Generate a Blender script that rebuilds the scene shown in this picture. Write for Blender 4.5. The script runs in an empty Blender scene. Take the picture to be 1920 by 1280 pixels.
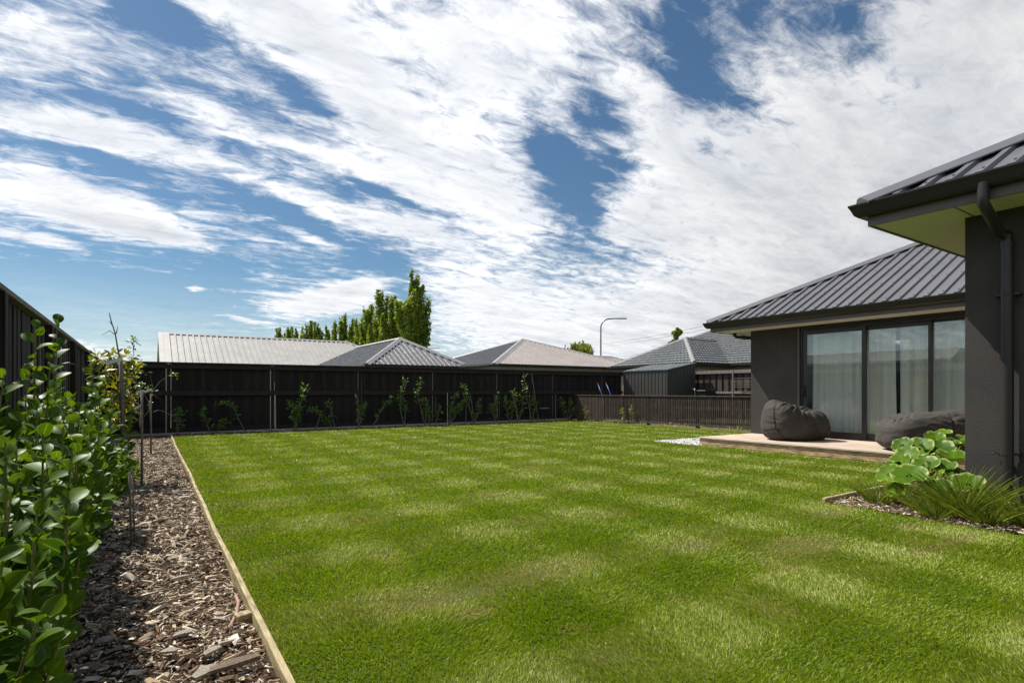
import bpy, math, random
import numpy as np
from math import sin, cos, pi, radians, sqrt, atan2, asin, exp
from mathutils import Vector, Matrix, noise as mn

random.seed(7)
RNG = np.random.default_rng(11)
COL = bpy.context.scene.collection
SC = bpy.context.scene

# ------------------------------------------------------------------ camera model
F = 1055.0; HY = 733.0; CH = 1.1; YAW = radians(33.3)
SY, CY = sin(YAW), cos(YAW)
def ray(px, py):
    u = (px-960)/F
    return (SY+u*CY, CY-u*SY, (HY-py)/F)
def at_z(px, py, z=0.0):
    d = ray(px, py); t = (z-CH)/d[2]
    return Vector((d[0]*t, d[1]*t, z))
def at_x(px, py, x):
    d = ray(px, py); t = x/d[0]
    return Vector((x, d[1]*t, CH+d[2]*t))
def at_y(px, py, y):
    d = ray(px, py); t = y/d[1]
    return Vector((d[0]*t, y, CH+d[2]*t))
def at_t(px, py, t):
    d = ray(px, py)
    return Vector((d[0]*t, d[1]*t, CH+d[2]*t))

# ------------------------------------------------------------------ node helpers
def new_mat(name):
    m = bpy.data.materials.new(name); m.use_nodes = True
    nt = m.node_tree; nt.nodes.clear()
    out = nt.nodes.new('ShaderNodeOutputMaterial')
    return m, nt, out
def N(nt, t, **kw):
    n = nt.nodes.new('ShaderNode'+t)
    for k, v in kw.items(): setattr(n, k, v)
    return n
def L(nt, a, b): nt.links.new(a, b)
def setin(n, **kw):
    for k, v in kw.items():
        k = k.replace('_', ' ')
        n.inputs[k].default_value = v
def rgb(c): return (c[0], c[1], c[2], 1.0)
def ramp(nt, fac, stops):
    r = N(nt, 'ValToRGB'); L(nt, fac, r.inputs[0])
    e = r.color_ramp.elements
    while len(e) < len(stops): e.new(0.5)
    for i, (p, c) in enumerate(stops):
        e[i].position = p; e[i].color = rgb(c)
    return r.outputs[0]
def noise(nt, scale=5, detail=4, rough=0.55, vec=None, dist=0.0):
    n = N(nt, 'TexNoise'); setin(n, Scale=scale, Detail=detail, Roughness=rough, Distortion=dist)
    if vec is not None: L(nt, vec, n.inputs['Vector'])
    return n.outputs[0]
def coords(nt, scale=(1,1,1), rot=(0,0,0), kind='Object'):
    if kind == 'World':
        g = N(nt, 'NewGeometry'); o = g.outputs['Position']
    else:
        o = N(nt, 'TexCoord').outputs[kind]
    mp = N(nt, 'Mapping'); L(nt, o, mp.inputs[0])
    mp.inputs['Scale'].default_value = scale; mp.inputs['Rotation'].default_value = rot
    return mp.outputs[0]
def mixc(nt, fac, a, b, mode='MIX'):
    m = N(nt, 'Mix', data_type='RGBA', blend_type=mode)
    for s, v in ((0, fac), (6, a), (7, b)):
        if isinstance(v, (int, float)): m.inputs[s].default_value = v
        elif isinstance(v, tuple): m.inputs[s].default_value = rgb(v)
        else: L(nt, v, m.inputs[s])
    return m.outputs[2]
def math_(nt, op, a, b=None, c=None, clamp=False):
    m = N(nt, 'Math', operation=op, use_clamp=clamp)
    for s, v in ((0, a), (1, b), (2, c)):
        if v is None: continue
        if isinstance(v, (int, float)): m.inputs[s].default_value = v
        else: L(nt, v, m.inputs[s])
    return m.outputs[0]
def bump(nt, h, strength=0.3, dist=0.01):
    b = N(nt, 'Bump'); setin(b, Strength=strength, Distance=dist); L(nt, h, b.inputs['Height'])
    return b.outputs[0]
def principled(nt, out, color, rough=0.6, spec=0.5, metal=0.0, normal=None, coat=0.0):
    p = N(nt, 'BsdfPrincipled')
    if isinstance(color, tuple): p.inputs['Base Color'].default_value = rgb(color)
    else: L(nt, color, p.inputs['Base Color'])
    if isinstance(rough, (int, float)): p.inputs['Roughness'].default_value = rough
    else: L(nt, rough, p.inputs['Roughness'])
    p.inputs['Metallic'].default_value = metal
    p.inputs['Specular IOR Level'].default_value = spec
    p.inputs['Coat Weight'].default_value = coat
    if normal is not None: L(nt, normal, p.inputs['Normal'])
    if out is not None: L(nt, p.outputs[0], out.inputs[0])
    return p

MATS = {}
def vary_mat(name, c1, c2, scale=6, stretch=(1,1,1), rough=0.7, bmp=0.2, bd=0.005, spec=0.4, kind='World', detail=5, metal=0, rot=(0,0,0), mid=(0.35, 0.65), island=0.0):
    m, nt, out = new_mat(name)
    v = coords(nt, stretch, rot, kind)
    n = noise(nt, scale, detail, 0.6, v)
    col = ramp(nt, n, [(mid[0], c1), (mid[1], c2)])
    if island > 0:
        g = N(nt, 'NewGeometry')
        f = math_(nt, 'MULTIPLY_ADD', g.outputs['Random Per Island'], island*2, 1-island)
        col = mixc(nt, 1.0, col, N_rgb(nt, f), 'MULTIPLY')
    nn = noise(nt, scale*4, 4, 0.6, v)
    r2 = math_(nt, 'MULTIPLY_ADD', n, 0.2, rough-0.1)
    principled(nt, out, col, r2, spec, metal, bump(nt, nn, bmp, bd))
    MATS[name] = m
    return m
def N_rgb(nt, f):
    c = N(nt, 'CombineColor')
    for i in range(3): L(nt, f, c.inputs[i])
    return c.outputs[0]

def leaf_mat(name, ca, cb, rough=0.4, trans=0.35, spec=0.5, tcol=None, clump=None, rim=None, rib=None):
    """ca..cb random per leaf"""
    m, nt, out = new_mat(name)
    g = N(nt, 'NewGeometry')
    f = g.outputs['Random Per Island']
    if clump:
        nz = noise(nt, clump, 2, 0.5, coords(nt, kind='World'))
        f = math_(nt, 'ADD', math_(nt, 'MULTIPLY', f, 0.55), math_(nt, 'MULTIPLY_ADD', nz, 1.6, -0.57), clamp=True)
    col = mixc(nt, f, ca, cb)
    if rim is not None:
        at = N(nt, 'Attribute', attribute_name='rim')
        rz = math_(nt, 'ADD', at.outputs['Fac'], math_(nt, 'MULTIPLY_ADD', noise(nt, 30, 2, 0.5, coords(nt, kind='World')), 0.5, -0.25), clamp=True)
        col = mixc(nt, ramp(nt, rz, [(0.55, (0,0,0)), (1.0, (0.9,0.9,0.9))]), col, rim)
    if rib is not None:
        ar = N(nt, 'Attribute', attribute_name='rim')
        col = mixc(nt, ramp(nt, ar.outputs['Fac'], [(0.0, (0.75,0.75,0.75)), (0.13, (0,0,0)), (0.86, (0,0,0)), (1.0, (0.8,0.8,0.8))]), col, rib)
        col = mixc(nt, 0.6, col, ramp(nt, noise(nt, 45, 4, 0.6, coords(nt, kind='World')), [(0.35, (0.75,0.8,0.7)), (0.65, (1.2,1.15,1.1))]), 'MULTIPLY')
    p = principled(nt, None, col, rough, spec)
    t = N(nt, 'BsdfTranslucent')
    tc = mixc(nt, 1.0, col, tcol or (1.6, 1.5, 0.6), 'MULTIPLY')
    L(nt, tc, t.inputs[0])
    mx = N(nt, 'MixShader'); mx.inputs[0].default_value = trans
    L(nt, p.outputs[0], mx.inputs[1]); L(nt, t.outputs[0], mx.inputs[2]); L(nt, mx.outputs[0], out.inputs[0])
    MATS[name] = m
    return m

# ------------------------------------------------------------------ mesh helpers
class MB:
    def __init__(s): s.v = []; s.f = []
    def add(s, vs, fs):
        o = len(s.v); s.v += [tuple(v) for v in vs]; s.f += [tuple(i+o for i in f) for f in fs]; return s
    def box(s, x0, x1, y0, y1, z0, z1, b=0.0):
        if b <= 0:
            v = [(x0,y0,z0),(x1,y0,z0),(x1,y1,z0),(x0,y1,z0),(x0,y0,z1),(x1,y0,z1),(x1,y1,z1),(x0,y1,z1)]
            return s.add(v, [(0,3,2,1),(4,5,6,7),(0,1,5,4),(1,2,6,5),(2,3,7,6),(3,0,4,7)])
        c = Vector(((x0+x1)/2,(y0+y1)/2,(z0+z1)/2))
        return s.obox(c, (1,0,0), (0,1,0), (0,0,1), (x1-x0)/2, (y1-y0)/2, (z1-z0)/2, b)
    def obox(s, c, ax, ay, az, hx, hy, hz, b=0.0):
        c, ax, ay, az = Vector(c), Vector(ax).normalized(), Vector(ay).normalized(), Vector(az).normalized()
        b = min(b, hx*0.45, hy*0.45, hz*0.45)
        if b <= 0:
            v = [c+ax*(sx*hx)+ay*(sy*hy)+az*(sz*hz) for sz in (-1,1) for sx,sy in ((-1,-1),(1,-1),(1,1),(-1,1))]
            return s.add(v, [(0,3,2,1),(4,5,6,7),(0,1,5,4),(1,2,6,5),(2,3,7,6),(3,0,4,7)])
        # chamfered along az and top/bottom
        ring = [(-hx+b,-hy),(hx-b,-hy),(hx,-hy+b),(hx,hy-b),(hx-b,hy),(-hx+b,hy),(-hx,hy-b),(-hx,-hy+b)]
        ri = [(-hx+b,-hy+b),(hx-b,-hy+b),(hx-b,-hy+b),(hx-b,hy-b),(hx-b,hy-b),(-hx+b,hy-b),(-hx+b,hy-b),(-hx+b,-hy+b)]
        v = []
        for zz, rr in ((-hz, ri), (-hz+b, ring), (hz-b, ring), (hz, ri)):
            v += [c+ax*p[0]+ay*p[1]+az*zz for p in rr]
        f = []
        for k in range(3):
            for i in range(8):
                j = (i+1) % 8
                f.append((k*8+i, k*8+j, (k+1)*8+j, (k+1)*8+i))
        f.append(tuple(reversed(range(8)))); f.append(tuple(range(24, 32)))
        return s.add(v, f)
    def beam(s, a, b, w, h, up=(0,0,1), bev=0.0):
        a, b = Vector(a), Vector(b); d = (b-a); Ln = d.length; d.normalize()
        side = d.cross(Vector(up))
        if side.length < 1e-5: side = d.cross(Vector((1,0,0)))
        side.normalize(); u2 = side.cross(d)
        return s.obox((a+b)/2, side, u2, d, w/2, h/2, Ln/2, bev)
    def tube(s, pts, r, n=8, cap=True):
        pts = [Vector(p) for p in pts]
        rs = r if isinstance(r, (list, tuple)) else [r]*len(pts)
        vs = []; fs = []
        prev = None
        for i, p in enumerate(pts):
            d = (pts[min(i+1, len(pts)-1)]-pts[max(i-1, 0)]).normalized()
            if prev is None:
                a = Vector((0,0,1)) if abs(d.z) < 0.9 else Vector((1,0,0))
                e = d.cross(a).normalized()
            else:
                e = (prev - d*prev.dot(d)).normalized()
            prev = e; g = d.cross(e)
            for k in range(n):
                t = 2*pi*k/n
                vs.append(p+e*(cos(t)*rs[i])+g*(sin(t)*rs[i]))
        for i in range(len(pts)-1):
            for k in range(n):
                k2 = (k+1) % n
                fs.append((i*n+k, i*n+k2, (i+1)*n+k2, (i+1)*n+k))
        if cap:
            fs.append(tuple(reversed(range(n)))); fs.append(tuple(range((len(pts)-1)*n, len(pts)*n)))
        return s.add(vs, fs)
    def prism(s, poly, off):
        n = len(poly); off = Vector(off)
        vs = [Vector(p) for p in poly]+[Vector(p)+off for p in poly]
        fs = [tuple(range(n)), tuple(reversed(range(n, 2*n)))]
        for i in range(n):
            j = (i+1) % n; fs.append((i, i+n, j+n, j))
        return s.add(vs, fs)

def mesh_obj(name, verts, faces, mat, smooth=False):
    me = bpy.data.meshes.new(name)
    me.from_pydata([tuple(v) for v in verts], [], faces)
    if mat is not None: me.materials.append(mat)
    me.validate(); me.update()
    if smooth:
        me.polygons.foreach_set('use_smooth', [True]*len(me.polygons))
    o = bpy.data.objects.new(name, me); COL.objects.link(o)
    return o
def fix_normals(o):
    import bmesh
    bm = bmesh.new(); bm.from_mesh(o.data); bmesh.ops.recalc_face_normals(bm, faces=bm.faces); bm.to_mesh(o.data); bm.free()

def tag(o, label=None, cat=None, group=None, kind=None):
    if label: o['label'] = label
    if cat: o['category'] = cat
    if group: o['group'] = group
    if kind: o['kind'] = kind
    return o
def thing(name, loc, label, cat, group=None):
    o = bpy.data.objects.new(name, None); COL.objects.link(o); o.location = loc
    o.empty_display_size = 0.2
    return tag(o, label, cat, group)
def root_loc(p):
    v = Vector((0,0,0))
    while p is not None: v += p.location; p = p.parent
    return v
def part(name, mb, mat, parent, smooth=False, label=None, fix=True):
    off = root_loc(parent) if parent is not None else Vector((0,0,0))
    vs = [Vector(v)-off for v in mb.v]
    o = mesh_obj(name, vs, mb.f, mat, smooth)
    if fix: fix_normals(o)
    if parent is not None: o.parent = parent
    if label: o['label'] = label
    return o
def single(name, mb, mat, loc, label, cat, group=None, smooth=False, fix=True):
    loc = Vector(loc)
    o = mesh_obj(name, [Vector(v)-loc for v in mb.v], mb.f, mat, smooth)
    if fix: fix_normals(o)
    o.location = loc
    return tag(o, label, cat, group)
def smooth_by_angle(o, ang=40):
    o.data.polygons.foreach_set('use_smooth', [True]*len(o.data.polygons))
    try: o.data.set_sharp_from_angle(angle=radians(ang))
    except Exception: pass
    return o

def np_mesh(name, V, Fq, mat, smooth=True, rim=None):
    """V (n,3), Fq (m,k) constant-size faces"""
    me = bpy.data.meshes.new(name)
    n, m, k = len(V), len(Fq), Fq.shape[1]
    me.vertices.add(n); me.vertices.foreach_set('co', V.astype(np.float32).ravel())
    me.loops.add(m*k); me.loops.foreach_set('vertex_index', Fq.astype(np.int32).ravel())
    me.polygons.add(m)
    me.polygons.foreach_set('loop_start', np.arange(0, m*k, k, dtype=np.int32))
    try: me.polygons.foreach_set('loop_total', np.full(m, k, dtype=np.int32))
    except Exception: pass
    me.update(calc_edges=True)
    me.polygons.foreach_set('use_smooth', np.full(m, smooth))
    if rim is not None:
        a = me.attributes.new('rim', 'FLOAT', 'POINT'); a.data.foreach_set('value', rim.astype(np.float32))
    if mat is not None: me.materials.append(mat)
    o = bpy.data.objects.new(name, me); COL.objects.link(o)
    return o

def scatter(tv, tf, pos, X, Y, Z, sc):
    """template verts (k,3), faces (m,q); pos (n,3); basis arrays (n,3); sc (n,3) or (n,)"""
    tv = np.asarray(tv, float); tf = np.asarray(tf); n = len(pos)
    sc = np.asarray(sc, float)
    if sc.ndim == 1: sc = np.stack([sc]*3, 1)
    V = (pos[:,None,:] + X[:,None,:]*(tv[None,:,0:1]*sc[:,None,0:1])
         + Y[:,None,:]*(tv[None,:,1:2]*sc[:,None,1:2]) + Z[:,None,:]*(tv[None,:,2:3]*sc[:,None,2:3]))
    k = len(tv)
    Fa = tf[None,:,:] + (np.arange(n)*k)[:,None,None]
    return V.reshape(-1,3), Fa.reshape(-1, tf.shape[1])
def nrm(a): return a/np.maximum(np.linalg.norm(a, axis=1, keepdims=True), 1e-9)
def basis(d, up):
    """d = leaf length direction (Y), up = approx face normal (Z)"""
    Y = nrm(d); X = nrm(np.cross(Y, up)); Z = np.cross(X, Y)
    return X, Y, Z

def leaf_template(ny=5, width=0.5, cup=0.12, bend=-0.15, prof='oval', stalk=0.0):
    v = []; f = []; rim = []
    for j in range(ny+1):
        t = j/ny
        if prof == 'oval': w = sin(pi*min(1, (t*0.96+0.02)))**0.6
        elif prof == 'pointed': w = (sin(pi*t**0.85))*0.95+0.03
        elif prof == 'blade': w = (1-t)**0.6*0.9+0.03
        w *= width
        zc = bend*t*t
        for i, sx in enumerate((-1, 0, 1)):
            v.append((sx*w, stalk+t, zc+cup*abs(sx)*w/width)); rim.append(0 if sx == 0 else 1)
    for j in range(ny):
        for i in range(2):
            a = j*3+i; f.append((a, a+1, a+4, a+3))
    return np.array(v), np.array(f)

def leaves_obj(name, pos, d, up, sc, mat, parent=None, tmpl=None, smooth=True):
    tv, tf = tmpl
    pos = np.asarray(pos, float)
    X, Y, Z = basis(np.asarray(d, float), np.asarray(up, float))
    V, Fq = scatter(tv, tf, pos, X, Y, Z, sc)
    off = root_loc(parent) if parent is not None else Vector((0,0,0))
    V = V-np.array(off)
    rim = np.tile(np.abs(np.sign(np.asarray(tv)[:,0])), len(pos)) if len(tv) > 8 else None
    o = np_mesh(name, V, Fq, mat, smooth, rim)
    if parent is not None: o.parent = parent
    return o
# ------------------------------------------------------------------ materials
M_fence = vary_mat('stained_timber', (0.012,0.009,0.008), (0.033,0.024,0.021), 7, (6,6,0.5), 0.75, 0.5, 0.006, 0.3, island=0.45)
M_fence_near = vary_mat('weathered_stained_timber', (0.012,0.009,0.008), (0.060,0.044,0.038), 6, (7,7,0.35), 0.8, 0.7, 0.008, 0.3, island=0.5)
M_rail = vary_mat('stained_rail', (0.019,0.012,0.011), (0.048,0.029,0.026), 7, (1.0,1.0,6), 0.7, 0.4, 0.004, 0.35)
M_greyrail = vary_mat('weathered_rail', (0.11,0.10,0.095), (0.25,0.235,0.22), 9, (1,1,8), 0.8, 0.4, 0.004, 0.3)
M_slat = vary_mat('stained_slat', (0.028,0.020,0.017), (0.080,0.058,0.049), 9, (4,4,0.6), 0.75, 0.4, 0.004, 0.3, island=0.35)
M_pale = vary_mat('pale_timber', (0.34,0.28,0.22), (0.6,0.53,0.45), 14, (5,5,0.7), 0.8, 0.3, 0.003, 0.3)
M_edging = vary_mat('edging_timber', (0.20,0.16,0.085), (0.52,0.44,0.26), 9, (5,0.6,5), 0.85, 0.6, 0.006, 0.2, detail=8)
M_plaster = vary_mat('dark_plaster', (0.052,0.046,0.043), (0.064,0.057,0.053), 2.5, (1,1,1), 0.85, 0.0, 0.003, 0.25)
def plaster(name, c1, c2):
    m, nt, out = new_mat(name)
    v = coords(nt, kind='World')
    n = noise(nt, 1.6, 7, 0.65, v); n2 = noise(nt, 95, 3, 0.7, v)
    col = ramp(nt, n, [(0.3, c1), (0.7, c2)])
    principled(nt, out, col, 0.88, 0.25, 0, bump(nt, n2, 0.55, 0.006))
    return m
M_plaster = plaster('dark_plaster', (0.046,0.041,0.040), (0.067,0.061,0.058))
def metal_roof(name, c, rough=0.38, spec=0.5, var=0.12, metal=0.0):
    m, nt, out = new_mat(name)
    v = coords(nt, kind='World')
    n = noise(nt, 1.2, 5, 0.6, v)
    c2 = tuple(x*(1+var) for x in c); c1 = tuple(x*(1-var) for x in c)
    col = ramp(nt, n, [(0.3, c1), (0.7, c2)])
    r = math_(nt, 'MULTIPLY_ADD', noise(nt, 5, 4, 0.6, v), 0.16, rough-0.08)
    principled(nt, out, col, r, spec, metal, bump(nt, noise(nt, 2.5, 2, 0.5, v), 0.05, 0.01))
    return m
M_roof = metal_roof('charcoal_steel_roof', (0.125,0.124,0.132), 0.40, 0.5)
M_gutter = metal_roof('charcoal_gutter', (0.028,0.025,0.024), 0.38, 0.4)
M_fascia = metal_roof('charcoal_fascia', (0.120,0.100,0.095), 0.5, 0.3)
M_greyroof = metal_roof('light_grey_steel_roof', (0.37,0.355,0.335), 0.5, 0.5)
M_darkroof = metal_roof('dark_grey_steel_roof', (0.16,0.16,0.165), 0.40, 1.0, 0.1, 0.25)
M_brownroof = metal_roof('brown_grey_steel_roof', (0.33,0.29,0.27), 0.45, 0.6)
M_flash = metal_roof('flashing_steel', (0.28,0.27,0.27), 0.45, 0.6)
M_soffit = vary_mat('painted_soffit', (0.70,0.66,0.57), (0.73,0.69,0.60), 2, (1,1,1), 0.8, 0.02, 0.002, 0.2)
M_alu = metal_roof('black_aluminium', (0.012,0.012,0.013), 0.35, 0.5)
M_alu2 = metal_roof('bronze_aluminium', (0.035,0.030,0.030), 0.35, 0.5)
M_deck = vary_mat('sun_bleached_decking', (0.36,0.27,0.20), (0.58,0.49,0.40), 5, (9,0.8,9), 0.75, 0.3, 0.003, 0.3, detail=6, island=0.12)
M_deckfront = vary_mat('oiled_deck_board', (0.22,0.145,0.09), (0.62,0.42,0.26), 5.5, (2,1.0,5), 0.6, 0.3, 0.003, 0.4, detail=8)
M_bag = vary_mat('bean_bag_cloth', (0.043,0.039,0.034), (0.062,0.056,0.049), 6, (1,1,1), 0.85, 0.12, 0.003, 0.3, detail=7)
M_shed = metal_roof('shed_steel', (0.060,0.059,0.054), 0.45, 0.4)
M_shedroof = vary_mat('shed_roof_steel', (0.15,0.165,0.165), (0.22,0.24,0.235), 3, (1,1,1), 0.5, 0.1, 0.004, 0.5)
M_tile = vary_mat('concrete_tile', (0.075,0.083,0.086), (0.145,0.155,0.158), 7, (1,1,1), 0.55, 0.3, 0.004, 0.5)
M_tilecap = vary_mat('concrete_ridge_tile', (0.15,0.155,0.16), (0.24,0.25,0.25), 9, (1,1,1), 0.6, 0.3, 0.004, 0.4)
M_brick = vary_mat('buff_brick', (0.33,0.27,0.20), (0.45,0.38,0.30), 12, (1,1,1), 0.85, 0.3, 0.004, 0.2)
M_whitewall = vary_mat('pale_render', (0.45,0.44,0.42), (0.52,0.51,0.49), 3, (1,1,1), 0.85, 0.1, 0.003, 0.2)
M_black = vary_mat('black_plastic', (0.012,0.012,0.012), (0.02,0.02,0.02), 5, (1,1,1), 0.45, 0.05, 0.002, 0.4)
M_galv = metal_roof('galvanised_steel', (0.22,0.23,0.24), 0.4, 0.5, 0.15, 0.6)
M_blue = vary_mat('blue_plastic', (0.02,0.09,0.26), (0.03,0.12,0.32), 5, (1,1,1), 0.4, 0.02, 0.002, 0.5)
M_white = vary_mat('white_plastic', (0.62,0.62,0.6), (0.72,0.72,0.7), 5, (1,1,1), 0.5, 0.03, 0.002, 0.5)
M_pvc = vary_mat('muddy_white_pipe', (0.42,0.40,0.35), (0.66,0.64,0.6), 9, (1,1,1), 0.6, 0.1, 0.002, 0.4)
M_stake = vary_mat('grey_stake', (0.12,0.10,0.08), (0.27,0.24,0.20), 20, (5,5,0.8), 0.85, 0.4, 0.003, 0.2)
M_bark = vary_mat('tree_bark', (0.07,0.055,0.04), (0.18,0.15,0.115), 14, (3,3,0.8), 0.9, 0.5, 0.006, 0.2)
M_twig = vary_mat('grey_twig', (0.12,0.09,0.085), (0.27,0.22,0.2), 16, (3,3,0.8), 0.85, 0.3, 0.003, 0.2)
M_greenstem = vary_mat('green_stem', (0.12,0.13,0.03), (0.26,0.24,0.06), 16, (3,3,0.8), 0.6, 0.2, 0.003, 0.4)
M_redstem = vary_mat('pink_brown_hose', (0.30,0.17,0.13), (0.38,0.23,0.18), 12, (1,1,1), 0.5, 0.1, 0.003, 0.4)
M_gtag = vary_mat('green_plastic', (0.01,0.22,0.08), (0.02,0.28,0.11), 5, (1,1,1), 0.4, 0.02, 0.002, 0.5)
M_roomwall = vary_mat('room_wall', (0.5,0.49,0.46), (0.55,0.54,0.51), 3, (1,1,1), 0.9, 0.02, 0.002, 0.2)
M_roomfloor = vary_mat('room_carpet', (0.10,0.095,0.09), (0.15,0.14,0.13), 30, (1,1,1), 0.95, 0.3, 0.003, 0.1)

# leaves
ML_gris = leaf_mat('broad_glossy_leaf', (0.020,0.068,0.006), (0.115,0.200,0.013), 0.44, 0.32, 0.15, (1.9,1.7,0.5), clump=3.5, rib=(0.17,0.27,0.05))
ML_poplar = leaf_mat('poplar_leaf', (0.095,0.14,0.017), (0.25,0.33,0.048), 0.5, 0.45, 0.4, (1.5,1.45,0.6), clump=0.35)
ML_willow = leaf_mat('willow_leaf', (0.16,0.19,0.035), (0.27,0.28,0.05), 0.5, 0.4, 0.3, clump=0.4)
ML_shrub = leaf_mat('young_shrub_leaf', (0.055,0.12,0.016), (0.12,0.23,0.03), 0.4, 0.35, 0.4, (1.9,1.8,0.5))
ML_yellow = leaf_mat('yellowing_leaf', (0.07,0.15,0.012), (0.36,0.32,0.02), 0.4, 0.4, 0.4, (1.5,1.3,0.5))
ML_lig = leaf_mat('round_glossy_leaf', (0.035,0.090,0.004), (0.115,0.205,0.012), 0.45, 0.18, 0.12, (1.9,1.7,0.5), rim=(0.52,0.58,0.22))
ML_tuft = leaf_mat('tuft_blade', (0.13,0.21,0.02), (0.36,0.42,0.09), 0.45, 0.35, 0.3, (1.5,1.4,0.5))

# ------------------------------------------------------------------ ground surfaces
EDGE_X = 0.50
def EX(y): return 0.455+0.0093*(y-2.2)       # the edging board's line
BED_Y = lambda x: 15.72 + 0.045*x       # lawn's far border
HB_X = 5.62; HB_Y = 2.93                # planted bed beside the near wall
rnd = random.Random(3)

def sheet(name, poly, z, mat, thick=0.0):
    mb = MB(); n = len(poly)
    mb.add([(x, y, z) for x, y in poly], [tuple(range(n))])
    o = part(name, mb, mat, None, fix=False); o['kind'] = 'structure'
    return o
# wide ground sheet
m, nt, out = new_mat('far_ground')
v = coords(nt, kind='World')
principled(nt, out, ramp(nt, noise(nt, 0.3, 6, 0.6, v), [(0.35, (0.06,0.075,0.03)), (0.65, (0.11,0.10,0.06))]), 0.95, 0.2)
sheet('ground', [(-900,-600),(900,-600),(900,1500),(-900,1500)], -0.16, m)
# lawn soil
m, nt, out = new_mat('lawn_thatch')
v = coords(nt, kind='World')
c = ramp(nt, noise(nt, 55, 5, 0.7, v), [(0.35, (0.045,0.06,0.010)), (0.65, (0.10,0.13,0.022))])
principled(nt, out, c, 0.95, 0.15, 0, bump(nt, noise(nt, 160, 3, 0.7, v), 0.6, 0.01))
sheet('lawn', [(EX(-4)+0.01,-4),(HB_X,-4),(HB_X,HB_Y),(9.6,HB_Y),(9.6,8.6),(13.72,8.6),(13.72,16.35),(EX(15.75)+0.01,15.75)], 0.0, m)
# mulch soil with some relief
m_mulch, nt, out = new_mat('mulch_soil')
v = coords(nt, kind='World')
c = ramp(nt, noise(nt, 28, 6, 0.7, v), [(0.3, (0.035,0.022,0.015)), (0.55, (0.085,0.055,0.036)), (0.75, (0.16,0.115,0.08))])
principled(nt, out, c, 0.95, 0.15, 0, bump(nt, noise(nt, 60, 5, 0.7, v), 1.0, 0.03))
def mulch_z(x, y): return -0.043 + 0.03*mn.noise(Vector((x*1.7, y*1.7, 0))) + 0.012*mn.noise(Vector((x*7, y*7, 3)))
def relief(name, x0, x1, y0, y1, step, zf, inside=None):
    nx = max(2, int((x1-x0)/step)); ny = max(2, int((y1-y0)/step))
    vs = [(x0+(x1-x0)*i/nx, y0+(y1-y0)*j/ny, zf(x0+(x1-x0)*i/nx, y0+(y1-y0)*j/ny)) for j in range(ny+1) for i in range(nx+1)]
    fs = [(j*(nx+1)+i, j*(nx+1)+i+1, (j+1)*(nx+1)+i+1, (j+1)*(nx+1)+i) for j in range(ny) for i in range(nx)]
    o = mesh_obj(name, vs, fs, m_mulch, True); o['kind'] = 'structure'; return o
relief('mulch_bed', -0.95, 0.60, -4, 17.2, 0.12, mulch_z)
relief('far_mulch_bed', 0.60, 14.0, 15.70, 17.2, 0.2, lambda x, y: (-0.045 if y < 16.2 else 0.0) + 0.02*mn.noise(Vector((x*3, y*3, 1))))
relief('house_mulch_bed', HB_X, 6.4, -3, HB_Y, 0.12, lambda x, y: 0.02*min(1, (x-HB_X)*3) + 0.02*mn.noise(Vector((x*4, y*4, 1))))
relief('corner_mulch_bed', 6.4, 9.5, 2.0, HB_Y, 0.2, lambda x, y: 0.01)

# ------------------------------------------------------------------ lawn blades
def lawn_stripes(x, y):
    # mown in two directions: leaning of the blades alternates
    sx = np.cos(2*np.pi*(x-1.18+0.05*np.sin(y*1.3))/1.03); sy = np.cos(2*np.pi*(y-2.78+0.05*np.sin(x*1.1))/1.06)
    return np.tanh(3.0*sx), np.tanh(3.0*sy)
def vnoise(x, y, s, seed):
    r = np.random.default_rng(seed)
    G = r.random((256, 256))
    u = x*s+1000; w = y*s+1000
    i = np.floor(u).astype(int); j = np.floor(w).astype(int); fu = u-i; fw = w-j
    fu = fu*fu*(3-2*fu); fw = fw*fw*(3-2*fw)
    g = lambda a, b: G[a % 256, b % 256]
    return (g(i,j)*(1-fu)+g(i+1,j)*fu)*(1-fw) + (g(i,j+1)*(1-fu)+g(i+1,j+1)*fu)*fw
WORN = []   # worn patches x, y, rx, ry, strength
for px, py, rx, ry, s in ((1000,1075,0.40,0.16,0.55), (870,1115,0.20,0.08,0.95), (800,1130,0.30,0.09,0.6), (1500,1025,0.35,0.16,0.95), (1300,1025,0.22,0.12,0.6),
                          (1800,1012,0.16,0.07,0.9), (1700,990,0.13,0.07,0.85), (985,880,0.30,0.12,0.75), (920,925,0.22,0.1,0.45),
                          (760,1120,0.4,0.15,0.35), (1140,1230,0.2,0.1,0.25), (1560,965,0.2,0.1,0.6), (1740,1035,0.12,0.05,0.7), (890,1150,0.12,0.05,0.8)):
    p = at_z(px, py); WORN.append((p.x, p.y, rx, ry, s))
for k in range(9):   # along the slatted fence
    WORN.append((13.45+rnd.uniform(-0.15,0.1), 9.3+k*0.75, 0.22, 0.4, 0.9))
def worn(x, y):
    w = np.zeros_like(x)
    for a, b, rx, ry, s in WORN:
        w = np.maximum(w, s*np.exp(-(((x-a)/rx)**2+((y-b)/ry)**2)))
    return w
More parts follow.
